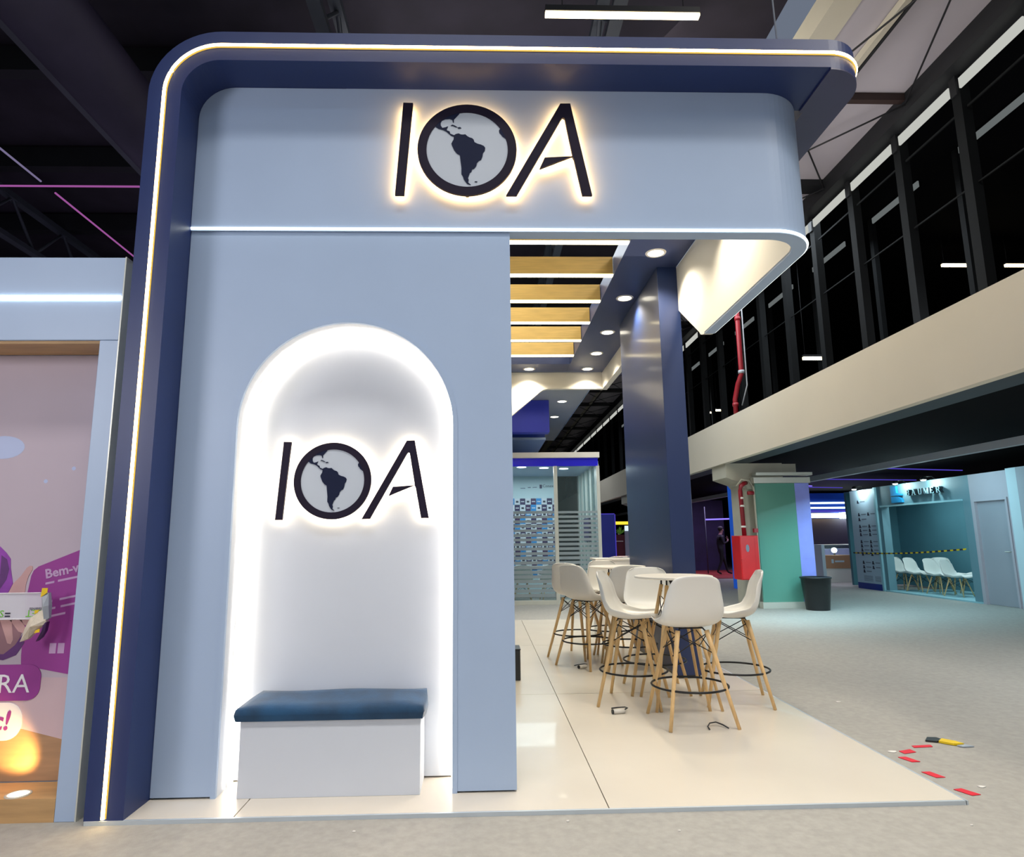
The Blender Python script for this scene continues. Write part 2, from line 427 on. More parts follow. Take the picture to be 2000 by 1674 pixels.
# linear pendants
pd = thing('linear_pendant_light', (1.39, 5.55, 6.45), 'long glowing linear pendant light above the stand at the top', 'pendant light')
MB().box(0.63, 2.15, 5.52, 5.58, 6.47, 6.50).build('diffuser', E_PEND, pd)
bx('housing', STEELD, 0.63, 2.15, 5.51, 5.59, 6.50, 6.56, pd)
for xw in (0.8, 2.0): MB().tube([(xw, 5.55, 6.56), (xw, 5.55, 9)], 0.006, 5).build('wire', STEELD, pd)
for x0, x1, yy, zz, lab in ((10.78, 11.75, 14, 7.65, 'left of the two yellow tube lights beyond the upper gallery'),
                            (12.3, 13.0, 14, 7.65, 'rightmost yellow tube light beyond the upper gallery, cut by the parapet'),
                            (7.27, 7.80, 14, 5.40, 'short yellow tube light low behind the gallery parapet'),
                            (9.55, 9.75, 26.5, 6.6, 'tiny tube light just right of the navy pillar, further one'),
                            (8.9, 9.2, 24.0, 6.2, 'tiny tube light just above the parapet beside the navy pillar')):
    tt = thing('gallery_tube_light', ((x0 + x1) / 2, yy, zz), lab, 'tube light', 'tube lights beyond the gallery')
    bx('tube', E_PEND, x0, x1, yy - 0.03, yy + 0.03, zz - 0.03, zz + 0.03, tt)
    bx('housing', STEELD, x0, x1, yy - 0.04, yy + 0.04, zz + 0.03, zz + 0.08, tt)
    for xw in (x0 + 0.05, x1 - 0.05): MB().tube([(xw, yy, zz + 0.08), (xw, yy, 8.3)], 0.006, 5).build('wire', STEELD, tt)

tag(MB().tube([(2.02, 3.85, 4.597), (2.35, 4.6, 8.9)], 0.006, 5).build('suspension_cable', GREYS), 'thin steel cable holding the canopy at its right end', 'cable')
# red riser pipe in the gallery
rp = thing('red_riser_pipe', (5.35, 12.8, 3.83), 'dark red water pipe standing above the gallery parapet', 'pipe')
MB().tube([(5.35, 12.85, 8.0), (5.35, 12.85, 4.75), (5.30, 12.95, 4.55), (5.26, 13.05, 4.25), (5.26, 13.05, 3.83)], 0.05, 10).build('pipe', REDP, rp)
MB().tube([(5.44, 12.82, 8.0), (5.44, 12.82, 4.5), (5.36, 12.95, 4.1)], 0.014, 6).build('conduit', GREYS, rp)
for zz in (5.9, 4.75, 4.1):
    MB().lathe([(0.062, 0), (0.062, 0.07)], (5.35 if zz > 4.5 else 5.26, 12.85 if zz > 4.5 else 13.05, zz), 12).build('coupling', REDP if zz != 4.75 else GREYS, rp)

# ================================================================== PLATFORM
pl = thing('raised_floor', (0.25, 7.6, 0), 'glossy cream raised floor of the stand, made of big square-cut sheets', 'platform')
g = 0.003
for x0, x1 in ((-2.05, -1.30), (-1.30, 0.65), (0.65, 2.56)):
    for y0, y1 in ((3.65, 6.21), (6.21, 8.95), (8.95, 11.72)):
        bx('floor_sheet', FLOORW, x0 + g, x1 - g, y0 + (g if y0 > 3.7 else 0.012), y1 - g, 0.004, 0.02, pl)
bx('front_edge_trim', EDGE, -2.05, 2.56, 3.645, 3.66, 0.0, 0.0205, pl)
bx('side_edge_trim', EDGE, 2.557, 2.57, 3.645, 11.72, 0.0, 0.0205, pl)
bx('underlay', BLACKP, -2.04, 2.55, 3.67, 11.70, 0.0, 0.0035, pl)

# ================================================================== NAVY PORTAL
po = thing('navy_portal_frame', (-1.95, 3.8, 0.02), 'navy blue rounded portal frame wrapping the stand, edged with a warm light line', 'frame')
C = (-1.625, 4.165)
outer = arc(C[0], C[1], 0.43, 180, 90, 14); inner = arc(C[0], C[1], 0.23, 90, 180, 14)
pts = [(-2.055, 0.02)] + outer + [(2.25, 4.595), (2.25, 4.395)] + inner + [(-1.855, 0.02)]
MB().prism(pts, 3.65, 4.08, 'y').build('arch', NAVY, po)
pc = [(2.25, 3.65)] + arc(2.25, 3.94, 0.29, -90, 0, 14)[1:] + [(2.54, 11.6), (2.275, 11.6), (2.275, 4.08), (2.25, 4.08)]
MB().prism(pc, 4.390, 4.595, 'z').build('side_canopy', NAVY, po)
MB().prism(pc, 4.380, 4.3895, 'z').build('underside_panel', NAVY2, po, label='slightly violet underside panel')
led = [(-1.955, 3.648, 0.03)] + [(p[0], 3.648, p[1]) for p in arc(C[0], C[1], 0.33, 180, 90, 16)] + \
      [(1.0, 3.648, 4.495), (2.25, 3.648, 4.495)] + [(p[0], p[1], 4.495) for p in arc(2.25, 3.94, 0.294, -90, 0, 14)[1:]] + [(2.544, 11.5, 4.495)]
MB().tube(led, 0.0125, 8).build('led_strip', E_WARM, po, label='glowing warm white light line')
ledc = [(p[0], 3.654, p[2]) for p in led if p[1] < 3.6481] + [(p[0], p[1], 4.495) for p in arc(2.25, 3.94, 0.286, -90, 0, 14)[1:]] + [(2.536, 11.5, 4.495)]
MB().tube(ledc, 0.0165, 8).build('led_glow_rim', E_AMBER, po, label='added amber glow around the light line')  # glow round the LED line modelled as an added emissive tube

# ================================================================== FASCIA RING
fa = thing('white_fascia_band', (0.2, 3.95, 3.385), 'pale blue-white fascia band with rounded corner, carrying the upper sign', 'fascia')
ry0 = 3.90
o1 = [(-1.853, ry0), (1.91, ry0)] + arc(1.91, ry0 + 0.35, 0.35, -90, 0, 14)[1:] + [(2.26, 6.0)]
i1 = [(2.165, 6.0)] + arc(1.91, ry0 + 0.355, 0.255, 0, -90, 12) + [(-1.853, ry0 + 0.10)]
# front piece, with the top left corner following the portal's inner radius
MB().prism([(-0.9, ry0), (1.91, ry0)] + arc(1.91, ry0 + 0.35, 0.35, -90, 0, 14)[1:] + [(2.26, 6.0)] + i1[:-1] + [(-0.9, ry0 + 0.10)], 3.392, 4.394, 'z').build('front_panel', WHITE, fa)
MB().prism([(-1.853, 3.392), (-1.853, 4.165)] + arc(-1.625, 4.165, 0.228, 180, 90, 10)[1:] + [(-0.9, 4.393), (-0.9, 3.392)], ry0, ry0 + 0.10, 'y').build('corner_panel', WHITE, fa)
MB().prism([(6.0, 3.392), (6.04, 3.385), (6.10, 3.40), (6.16, 3.45), (7.03, 4.09), (11.45, 4.09), (11.45, 4.394), (6.0, 4.394)], 2.165, 2.26, 'x').build('side_panel', CREAM, fa)
MB().prism([(-1.8, 3.40), (0.20, 3.40), (0.32, 3.44), (0.516, 3.60), (0.93, 3.95), (1.02, 4.03), (1.08, 4.07), (1.16, 4.09), (2.165, 4.09), (2.165, 4.394), (-1.8, 4.394)], 11.35, 11.45, 'y').build('back_panel', CREAM, fa)
MB().prism([(p[0], p[1]) for p in ([(-0.9, ry0 + 0.1), (1.91, ry0 + 0.1)] + arc(1.91, ry0 + 0.355, 0.255, -90, 0, 12)[1:] + [(2.165, 6.0), (2.16, 6.0)] + arc(1.91, ry0 + 0.355, 0.25, 0, -90, 12) + [(-0.9, ry0 + 0.105)])], 3.395, 4.394, 'z').build('inner_lining', CREAM, fa)
ledp = [(-1.85, ry0 - 0.003, 3.392), (0.2, ry0 - 0.003, 3.392), (1.91, ry0 - 0.003, 3.392)] + [(p[0], p[1], 3.392) for p in arc(1.91, ry0 + 0.35, 0.354, -90, 0, 14)[1:]] + [(2.264, 6.0, 3.392)]
MB().tube(ledp, 0.009, 8).build('led_strip', E_WHITE, fa, label='thin white light line')
MB().prism(o1 + [(2.165, 6.0)] + arc(1.91, ry0 + 0.355, 0.255, 0, -90, 12) + [(-1.853, ry0 + 0.10)], 3.378, 3.391, 'z').build('bottom_lip', WHITE, fa)

# ================================================================== FRONT WALL WITH ARCHED NICHE
fw = thing('white_front_wall', (-0.84, 4.0, 0.02), 'tall pale blue-white stand wall with a glowing arched niche', 'wall')
nx0, nx1, nr, nz, nc = -1.495, -0.185, 0.655, 2.115, -0.84
wallp = [(-1.853, 0.03), (-1.853, 3.376), (0.178, 3.376), (0.178, 0.03), (nx1 + 0.028, 0.03)] + arc(nc, nz, nr + 0.028, 0, 180, 32) + [(nx0 - 0.028, 0.03)]
MB().prism(wallp, 3.912, 4.16, 'y').build('panel', WHITE, fw)
trim = [(nx1, 0.02)] + arc(nc, nz, nr, 0, 180, 40) + [(nx0, 0.02), (nx0 - 0.028, 0.02)] + arc(nc, nz, nr + 0.028, 180, 0, 40) + [(nx1 + 0.028, 0.02)]
MB().prism(trim, 3.907, 3.930, 'y').build('arch_rim', WHITE, fw)
MB().prism(trim, 3.9305, 4.16, 'y').build('arch_lining', WHITEB, fw)
bx('niche_back', WHITEB, nx0 - 0.1, nx1 + 0.1, 4.162, 4.20, 0.03, 2.9, fw)
bx('plinth', BLACKP, -1.84, -1.53, 3.93, 4.14, 0.02, 0.03, fw)
bx('plinth', BLACKP, -0.15, 0.165, 3.93, 4.14, 0.02, 0.03, fw)
for yy, nm in ((4.02, E_NICHEF), (4.135, E_NICHE)):
    MB().tube([(nx0 + 0.006, yy, 0.03), (nx0 + 0.006, yy, nz)] + [(p[0], yy, p[1]) for p in arc(nc, nz, nr - 0.006, 180, 0, 40)] + [(nx1 - 0.006, yy, nz), (nx1 - 0.006, yy, 0.03)], 0.005, 6).build('led_strip', nm, fw, label='bright warm light line inside the arch')
# store room behind the wall
sr = thing('store_room_walls', (-0.84, 5.4, 0.02), 'white side wall of the store room behind the front wall', 'wall')
bx('side_wall', WHITE, 0.10, 0.17, 4.21, 6.5, 0.02, 4.36, sr)
bx('rear_wall', WHITE, -1.85, 0.10, 6.43, 6.5, 0.02, 4.36, sr)
bx('outer_wall', NAVY, -2.05, -1.95, 4.09, 11.4, 0.02, 4.36, sr)

# ================================================================== BENCH
be = thing('niche_bench', (-0.87, 4.02, 0.02), 'white box bench with blue velvet seat inside the arched niche', 'bench')
bx('box_base', WHITEB, -1.375, -0.365, 3.90, 4.155, 0.02, 0.425, be, bevel=0.002)
mb = MB()
nu, nv = 26, 8
top = {}
for j in range(nv + 1):
    for i in range(nu + 1):
        u = i / nu; v = j / nv
        xl = -1.402 + 0.065 * v; xr = -0.352 + 0.012 * math.sin(v * PI)
        x = xl + (xr - xl) * u; yy = 3.885 + 0.27 * v
        edge = min(u, 1 - u, v, 1 - v)
        z = 0.488 + 0.045 * v + 0.012 * min(1, edge * 10) + 0.004 * math.sin(u * 9 + v * 3)
        top[i, j] = mb.b.verts.new((x, yy, z))
for j in range(nv):
    for i in range(nu):
        f = mb.b.faces.new((top[i, j], top[i + 1, j], top[i + 1, j + 1], top[i, j + 1])); f.smooth = True
rim = [(i, 0) for i in range(nu)] + [(nu, j) for j in range(nv)] + [(i, nv) for i in range(nu, 0, -1)] + [(0, j) for j in range(nv, 0, -1)]
bot = [mb.b.verts.new((top[k_].co.x * 0.998 - 0.0016, top[k_].co.y, 0.4255)) for k_ in rim]
mid = [mb.b.verts.new((top[k_].co.x + (0.006 if k_[0] == nu else -0.006 if k_[0] == 0 else 0), top[k_].co.y - (0.006 if k_[1] == 0 else 0), 0.46)) for k_ in rim]
n_ = len(rim)
for a in range(n_):
    b_ = (a + 1) % n_
    mb.b.faces.new((top[rim[a]], mid[a], mid[b_], top[rim[b_]])).smooth = True
    mb.b.faces.new((mid[a], bot[a], bot[b_], mid[b_]))
mb.b.faces.new(bot)
mb.build('seat_cushion', VELVET, be, label='blue velvet seat cushion')

# ================================================================== LOGO SIGNS
LI = [(-1.434, -1.0), (-1.252, -1.003), (-1.101, 1.025), (-1.299, 1.028)]
LA = [(0.777, -0.997), (0.987, -0.997), (1.921, 0.689), (1.956, 0.73), (1.991, 0.708), (2.132, -0.126), (2.132, -0.151), (2.157, -0.198), (2.305, -0.987), (2.503, -0.987), (2.116, 1.047), (1.912, 1.044)]
LT = [(1.459, -0.409), (1.566, -0.17), (2.132, -0.135)]
SA = [(-0.267, 0.311), (-0.23, 0.336), (-0.173, 0.352), (-0.126, 0.33), (-0.082, 0.327), (-0.035, 0.333), (-0.003, 0.299), (0.044, 0.267), (0.101, 0.248), (0.132, 0.217), (0.148, 0.16), (0.211, 0.126), (0.28, 0.107), (0.336, 0.079), (0.365, 0.035), (0.352, -0.028), (0.318, -0.079), (0.308, -0.151), (0.283, -0.226), (0.233, -0.252), (0.195, -0.299), (0.182, -0.362), (0.142, -0.421), (0.097, -0.44), (0.085, -0.494), (0.053, -0.513), (0.035, -0.569), (0.013, -0.629), (0.031, -0.667), (0.019, -0.726), (0.075, -0.774), (0.041, -0.77), (-0.009, -0.745), (-0.069, -0.654), (-0.085, -0.594), (-0.116, -0.544), (-0.116, -0.412), (-0.138, -0.217), (-0.148, -0.129), (-0.204, -0.094), (-0.261, -0.022), (-0.305, 0.079), (-0.318, 0.126), (-0.296, 0.176), (-0.274, 0.214), (-0.267, 0.277)]
NA_ = [(-0.714, 0.494), (-0.664, 0.516), (-0.579, 0.453), (-0.487, 0.428), (-0.421, 0.393), (-0.374, 0.349), (-0.324, 0.299), (-0.267, 0.28), (-0.261, 0.311), (-0.34, 0.343), (-0.352, 0.393), (-0.409, 0.418), (-0.415, 0.447), (-0.387, 0.509), (-0.443, 0.484), (-0.5, 0.472), (-0.535, 0.522), (-0.538, 0.585), (-0.513, 0.635), (-0.443, 0.667), (-0.352, 0.673), (-0.302, 0.654), (-0.286, 0.594), (-0.267, 0.597), (-0.27, 0.66), (-0.217, 0.723), (-0.16, 0.789), (-0.148, 0.827), (-0.173, 0.874), (-0.45, 0.80), (-0.68, 0.60)]
AF = [(0.601, 0.70), (0.557, 0.676), (0.623, 0.594), (0.664, 0.519), (0.667, 0.459), (0.645, 0.421), (0.654, 0.371), (0.689, 0.333), (0.711, 0.296), (0.78, 0.242), (0.808, 0.16), (0.86, 0.16), (0.78, 0.42)]
CU = [(-0.333, 0.522), (-0.302, 0.547), (-0.252, 0.528), (-0.198, 0.494), (-0.23, 0.491), (-0.286, 0.519)]
HI = [(-0.195, 0.481), (-0.148, 0.494), (-0.116, 0.472), (-0.173, 0.459)]
FK = [(0.15, -0.70), (0.20, -0.70), (0.20, -0.715), (0.15, -0.715)]


def inset(pts, d):
    b = bmesh.new(); f = b.faces.new([b.verts.new((p[0], p[1], 0)) for p in pts]); b.faces.ensure_lookup_table()
    n = len(pts); out = []
    area_ = sum(pts[i][0] * pts[(i + 1) % n][1] - pts[(i + 1) % n][0] * pts[i][1] for i in range(n))
    sg = 1 if area_ > 0 else -1
    for i in range(n):
        p0, p1, p2 = Vector(pts[i - 1]), Vector(pts[i]), Vector(pts[(i + 1) % n])
        e1 = (p1 - p0).normalized(); e2 = (p2 - p1).normalized()
        n1 = Vector((-e1.y, e1.x)) * sg; n2 = Vector((-e2.y, e2.x)) * sg
        m_ = (n1 + n2); m_ = m_ / max(0.4, m_.length_squared / 2)
        q = p1 + m_ * d * 0.7
        out.append((q.x, q.y))
    b.free()
    return out


def sign(cx, cz, r, yw, label, em, deep):
    t = thing('illuminated_logo_sign', (cx, yw - 0.05, cz - r), label, 'sign')
    W = lambda pts: [(cx + p[0] * r, cz + p[1] * r) for p in pts]
    yf, yb = yw - deep - 0.02, yw - deep
    for nm, pts in (('letter_i', LI), ('letter_a', LA), ('letter_a_crossbar', LT)):
        o = MB().prism(W(pts), yf, yb, 'y').build(nm, LETTER, t)
        MB().prism(W(inset(pts, 0.03)), yb + 0.0005, yb + 0.006, 'y').build('back_light', em, o)
    ring_o = arc(0, 0, 1.0, 0, 360, 64)[:-1]
    # ring as quads
    mb = MB(); n = 64; vs_ = []
    for rr, yy in ((1.0, yf), (0.82, yf), (0.82, yb), (1.0, yb)):
        vs_.append([mb.b.verts.new((cx + r * rr * math.cos(2 * PI * k / n), yy, cz + r * rr * math.sin(2 * PI * k / n))) for k in range(n)])
    for q in range(4):
        for k in range(n): mb.b.faces.new((vs_[q][k], vs_[q][(k + 1) % n], vs_[(q + 1) % 4][(k + 1) % n], vs_[(q + 1) % 4][k]))
    ro = mb.build('letter_o', LETTER, t)
    mb = MB(); vs_ = []
    for rr, yy in ((0.985, yb + 0.0005), (0.9, yb + 0.0005), (0.9, yb + 0.006), (0.985, yb + 0.006)):
        vs_.append([mb.b.verts.new((cx + r * rr * math.cos(2 * PI * k / n), yy, cz + r * rr * math.sin(2 * PI * k / n))) for k in range(n)])
    for q in range(4):
        for k in range(n): mb.b.faces.new((vs_[q][k], vs_[q][(k + 1) % n], vs_[(q + 1) % 4][(k + 1) % n], vs_[(q + 1) % 4][k]))
    mb.build('back_light', em, ro)
    MB().prism(W(arc(0, 0, 0.825, 0, 360, 64)[:-1]), yf + 0.005, yb - 0.0005, 'y').build('globe_disc', DISC, t)
    mp = MB()
    for pts in (SA, NA_, AF, CU, HI, FK): mp.prism(W(pts), yf + 0.001, yf + 0.0048, 'y')
    mp.build('continent_map', MAPC, t)
    for px_ in (LI, LA):
        pass
    bx('stand_off', BLACKM, cx - 0.01, cx + 0.01, yb, yw, cz + r * 0.9, cz + r * 0.95, t)
    bx('stand_off', BLACKM, cx - 0.01, cx + 0.01, yb, yw, cz - r * 0.95, cz - r * 0.9, t)
    return t


sign(-0.094, 3.922, 0.322, 3.90, 'large backlit dark letter logo with a globe on the top fascia', E_HALO, 0.038)
sign(-0.954, 1.797, 0.243, 4.162, 'smaller backlit dark letter logo with a globe inside the arched niche', E_HALO2, 0.034)

# ================================================================== STAND CEILING, SLATS, DOWNLIGHTS
ce = thing('navy_slab_ceiling', (1.8, 7.5, 4.4), 'navy ceiling slab of the stand with a long opening', 'ceiling panel')
bx('side_slab', NAVYC, 1.507, 2.165, 4.005, 11.345, 4.40, 4.62, ce)
bx('back_slab', NAVYC, -1.80, 1.505, 10.81, 11.345, 4.40, 4.62, ce)
bx('front_slab', NAVYC, -1.80, 1.505, 4.005, 5.6, 4.40, 4.62, ce)
bx('left_slab', NAVYC, -1.80, -0.2, 5.602, 10.808, 4.40, 4.62, ce)
names = ['nearest the fascia, only its light line showing', 'second from the front', 'third from the front', 'fourth from the front', 'fifth from the front', 'farthest from the front']
for i, yy in enumerate((6.14, 6.98, 7.80, 8.63, 9.45, 10.27)):
    t = thing('wooden_ceiling_beam', (0.65, yy, 4.4), 'pale wooden ceiling beam with light line, ' + names[i], 'beam', 'wooden beams under the ceiling opening')
    bx('beam_board', WOOD, -0.2, 1.500, yy, yy + 0.06, 4.412, 4.62, t)
    bx('led_strip', E_SLAT, -0.2, 1.500, yy - 0.001, yy + 0.055, 4.393, 4.411, t)
dl = [(1.84, 5.1, 'hidden nearest the fascia'), (1.84, 6.4, 'the largest, above the near corner of the navy pillar'), (1.79, 7.7, 'second along the navy strip'), (1.83, 9.06, 'third along the navy strip'),
      (1.855, 10.15, 'fourth along the navy strip'), (1.86, 11.12, 'in the far right corner of the navy ceiling'), (0.82, 11.12, 'alone on the back navy strip near the white wall')]


def downlight(x, yy, z, lab, r=0.085, group='round downlights in the navy ceiling', power=120, col=(1.0, 0.90, 0.72)):
    t = thing('recessed_downlight', (x, yy, z), 'round recessed downlight, ' + lab, 'downlight', group)
    MB().lathe([(r + 0.025, 0), (r + 0.02, -0.008), (r, -0.008), (r - 0.004, 0)], (x, yy, z - 0.0005), 28, cap=False).build('trim_ring', TABLEW, t)
    MB().lathe([(0.001, 0), (r - 0.004, 0.0), (r - 0.004, 0.003), (0.001, 0.003)], (x, yy, z - 0.007), 24, cap=False).build('lens', E_DOWN, t)
    if power:
        l = bpy.data.lights.new('downlight_lamp', 'SPOT'); l.energy = power; l.color = col; l.spot_size = R(125); l.spot_blend = 0.7; l.shadow_soft_size = 0.06
        lo = bpy.data.objects.new('downlight_lamp', l); link(lo); lo.location = (x, yy, z - 0.03)
    return t


for x, yy, lab in dl: downlight(x, yy, 4.40, lab)

# ================================================================== NAVY PILLAR
fin = thing('navy_pillar', (2.07, 7.7, 0.02), 'long navy blue pillar standing behind the near bar table', 'pillar')
bx('shaft', PILLAR, 1.945, 2.185, 6.76, 8.75, 0.05, 4.398, fin, bevel=0.003)
bx('plinth', BLACKP, 1.955, 2.175, 6.77, 8.74, 0.02, 0.05, fin)

# ================================================================== BAR STOOLS
def shell_mesh(parent, sc=1.0):
    prof = [(0.250, -0.030, 0.150), (0.245, -0.012, 0.190), (0.215, 0.000, 0.218), (0.14, -0.010, 0.232), (0.05, -0.020, 0.235), (-0.05, -0.022, 0.238), (-0.12, -0.010, 0.242), (-0.175, 0.022, 0.247),
            (-0.205, 0.070, 0.247), (-0.222, 0.13, 0.241), (-0.238, 0.20, 0.228), (-0.252, 0.27, 0.211), (-0.266, 0.33, 0.192), (-0.276, 0.366, 0.172), (-0.280, 0.382, 0.125)]
    nv = 12; mb = MB(); G = []
    for i, (py, pz, hw) in enumerate(prof):
        row = []
        t = max(0.0, min(1.0, (i - 6) / 3.0))
        for j in range(nv + 1):
            s_ = -1 + 2 * j / nv
            x = hw * math.sin(s_ * PI / 2 * 0.98) / math.sin(PI / 2 * 0.98)
            lift = abs(s_) ** 3
            dz = 0.045 * lift * (1 - t) * (0.35 if i < 2 else 1) ; dy = 0.055 * lift * t * (1 if i < 12 else 0.5)
            # rounded front and top corners
            if i == 0: dy -= 0.03 * s_ * s_
            if i >= 13: dz -= 0.012 * s_ * s_
            if 5 <= i <= 8: dz += 0.03 * lift; dy += 0.02 * lift
            row.append(mb.b.verts.new((x * sc, (py + dy) * sc, (pz + dz) * sc)))
        G.append(row)
    for a, b in zip(G, G[1:]):
        for j in range(nv): mb.b.faces.new((a[j], a[j + 1], b[j + 1], b[j])).smooth = True
    return mb


def stool(label):
    t = thing('bar_stool', (0, 0, 0), label, 'bar stool', 'white shell bar stools on wooden legs')
    mb = shell_mesh(t)
    bmesh.ops.translate(mb.b, verts=mb.b.verts, vec=(0, 0, 0.730))
    s_ = mb.build('seat_shell', PLASTIC, t)
    for p in s_.data.polygons: p.use_smooth = True
    md = s_.modifiers.new('thickness', 'SOLIDIFY'); md.thickness = 0.009; md.offset = 0
    md = s_.modifiers.new('smooth', 'SUBSURF'); md.levels = 1; md.render_levels = 1
    top, bot, H = 0.115, 0.262, 0.69
    for sx in (-1, 1):
        for sy in (-1, 1):
            mb = MB(); path = [(sx * top, sy * top, H), (sx * (top + (bot - top) * 0.2), sy * (top + (bot - top) * 0.2), H * 0.8), (sx * (top + (bot - top) * 0.6), sy * (top + (bot - top) * 0.6), H * 0.4), (sx * bot, sy * bot, 0.0)]
            mb.tube(path, 0.0200, 10, r2=0.0135)
            mb.build('leg', OAK, t)
    mb = MB()
    at = lambda sx, sy, z: (sx * (top + (bot - top) * (1 - z / H)), sy * (top + (bot - top) * (1 - z / H)), z)
    for (a, b) in (((-1, -1), (1, -1)), ((1, -1), (1, 1)), ((1, 1), (-1, 1)), ((-1, 1), (-1, -1))):
        mb.tube([at(*a, 0.67), at(*b, 0.52)], 0.0042, 6); mb.tube([at(*b, 0.67), at(*a, 0.52)], 0.0042, 6)
    for sx in (-1, 1):
        mb.tube([(sx * top, -top, 0.675), (sx * 0.09, -0.10, 0.706), (sx * 0.09, 0.10, 0.706), (sx * top, top, 0.675)], 0.006, 6)
    for sy in (-1, 1): mb.tube([(-0.09, sy * 0.10, 0.706), (0.09, sy * 0.10, 0.706)], 0.006, 6)
    mb.build('wire_brace', BLACKM, t)
    rr = math.hypot(*at(1, 1, 0.27)[:2])
    MB().tube([(rr * math.cos(2 * PI * k / 40), rr * math.sin(2 * PI * k / 40), 0.27) for k in range(40)], 0.0085, 8, closed=True).build('footrest_ring', BLACKM, t)
    return t


st0 = stool('white bar stool nearest the camera, seen from behind at the near table')
scan_kids(st0)
# (x, y, facing angle in degrees measured from +y), label
spots = [(1.594, 5.245, 4, None),
         (1.296, 5.86, -113, 'white bar stool in profile at the left of the near table, facing right'),
         (1.60, 6.31, 176, 'white bar stool behind the near table, facing the camera'),
         (2.175, 5.83, 77, 'white bar stool at the right of the near table, next to the grey carpet'),
         (1.17, 7.53, -52, 'front one of the two white bar stools overlapping at the far left'),
         (1.13, 8.12, -40, 'hindmost white bar stool at the far left, half hidden by its twin'),
         (1.60, 8.47, 188, 'white bar stool facing the camera in front of the white counter'),
         (1.58, 7.28, -6, 'grey-looking white bar stool with its back to us, beside the navy pillar')]
for i, (x, yy, a, lab) in enumerate(spots):
    o = st0 if i == 0 else copy_tree(st0)
    o.location = (x, yy, 0.02); o.rotation_euler = (0, 0, R(a))
    if lab: o['label'] = lab


# ================================================================== BAR TABLES
def table(label):
    t = thing('bar_table', (0, 0, 0), label, 'table', 'round white bar tables')
    MB().lathe([(0.30, 1.045), (0.334, 1.052), (0.337, 1.060), (0.334, 1.068), (0.325, 1.070)], n=48).build('table_top', TABLEW, t)
    mb = MB(); mb.lathe([(0.11, 1.036), (0.11, 1.0445)], n=24); mb.lathe([(0.012, 0.95), (0.045, 1.035)], n=16)
    H = 0.99
    for sx in (-1, 1):
        for sy in (-1, 1): mb.tube([(sx * 0.085, sy * 0.085, 1.036), (sx * 0.088, sy * 0.088, 0.93)], 0.008, 6)
    tp, bt = 0.085, 0.27
    at = lambda sx, sy, z: (sx * (tp + (bt - tp) * (1 - z / H)), sy * (tp + (bt - tp) * (1 - z / H)), z)
    for (a, b) in (((-1, -1), (1, -1)), ((1, -1), (1, 1)), ((1, 1), (-1, 1)), ((-1, 1), (-1, -1))):
        mb.tube([at(*a, 0.90), at(*b, 0.62)], 0.004, 6); mb.tube([at(*b, 0.90), at(*a, 0.62)], 0.004, 6)
    mb.build('steel_bracket', BLACKM, t)
    for sx in (-1, 1):
        for sy in (-1, 1): MB().tube([(sx * tp, sy * tp, H), (sx * bt, sy * bt, 0)], 0.0175, 10, r2=0.0125).build('leg', OAK, t)
    return t


tb0 = table('round white bar table in front, between the four near stools')
scan_kids(tb0)
tb1 = copy_tree(tb0); tb1['label'] = 'round white bar table behind, with keys hanging under its top'
tb0.location = (1.665, 5.78, 0.02)
tb1.location = (1.60, 7.9, 0.02)
t = thing('key_bunch', (1.52, 7.80, 0.95), 'small bunch of brass keys on a wire under the far table', 'keys')
MB().tube([(1.525, 7.83, 1.055), (1.52, 7.80, 1.0), (1.515, 7.80, 0.955)], 0.003, 6).build('wire', BLACKM, t)
MB().box(1.50, 1.52, 7.795, 7.80, 0.90, 0.955).build('key', BRASS, t)
MB().box(1.523, 1.532, 7.803, 7.808, 0.895, 0.952).build('key', BRASS, t)

# white counter behind the stools with papers
t = thing('white_counter', (1.9, 9.85, 0.02), 'white counter box standing behind the bar stools', 'counter')
bx('body', TABLEW, 1.66, 2.17, 9.62, 10.08, 0.02, 1.095, t)
bx('worktop', TABLEW, 1.63, 2.19, 9.60, 10.10, 1.096, 1.125, t, bevel=0.003)
t = thing('leaflet_stack', (2.02, 9.85, 1.125), 'loose pile of leaflets on the white counter', 'leaflets')
for i in range(4):
    mb = MB(); mb.box(-0.10, 0.10, -0.07, 0.07, 0, 0.006)
    bmesh.ops.rotate(mb.b, cent=(0, 0, 0), matrix=Matrix.Rotation(0.25 * i - 0.3, 3, 'Z'), verts=mb.b.verts)
    bmesh.ops.translate(mb.b, verts=mb.b.verts, vec=(1.98 + 0.03 * i, 9.85, 1.1255 + 0.0065 * i))
    mb.build('leaflet', [PAPER, GREYB, PAPER, PINKP][i], t)
# black box by the wall
bb = thing('black_bin_box', (0.30, 6.93, 0.02), 'black box peeking out low behind the white wall edge', 'box')
bx('body', BLACKP, 0.20, 0.362, 6.80, 7.05, 0.02, 0.31, bb, bevel=0.006)
bx('lid', BLACKP, 0.197, 0.365, 6.797, 7.053, 0.311, 0.325, bb, bevel=0.003)


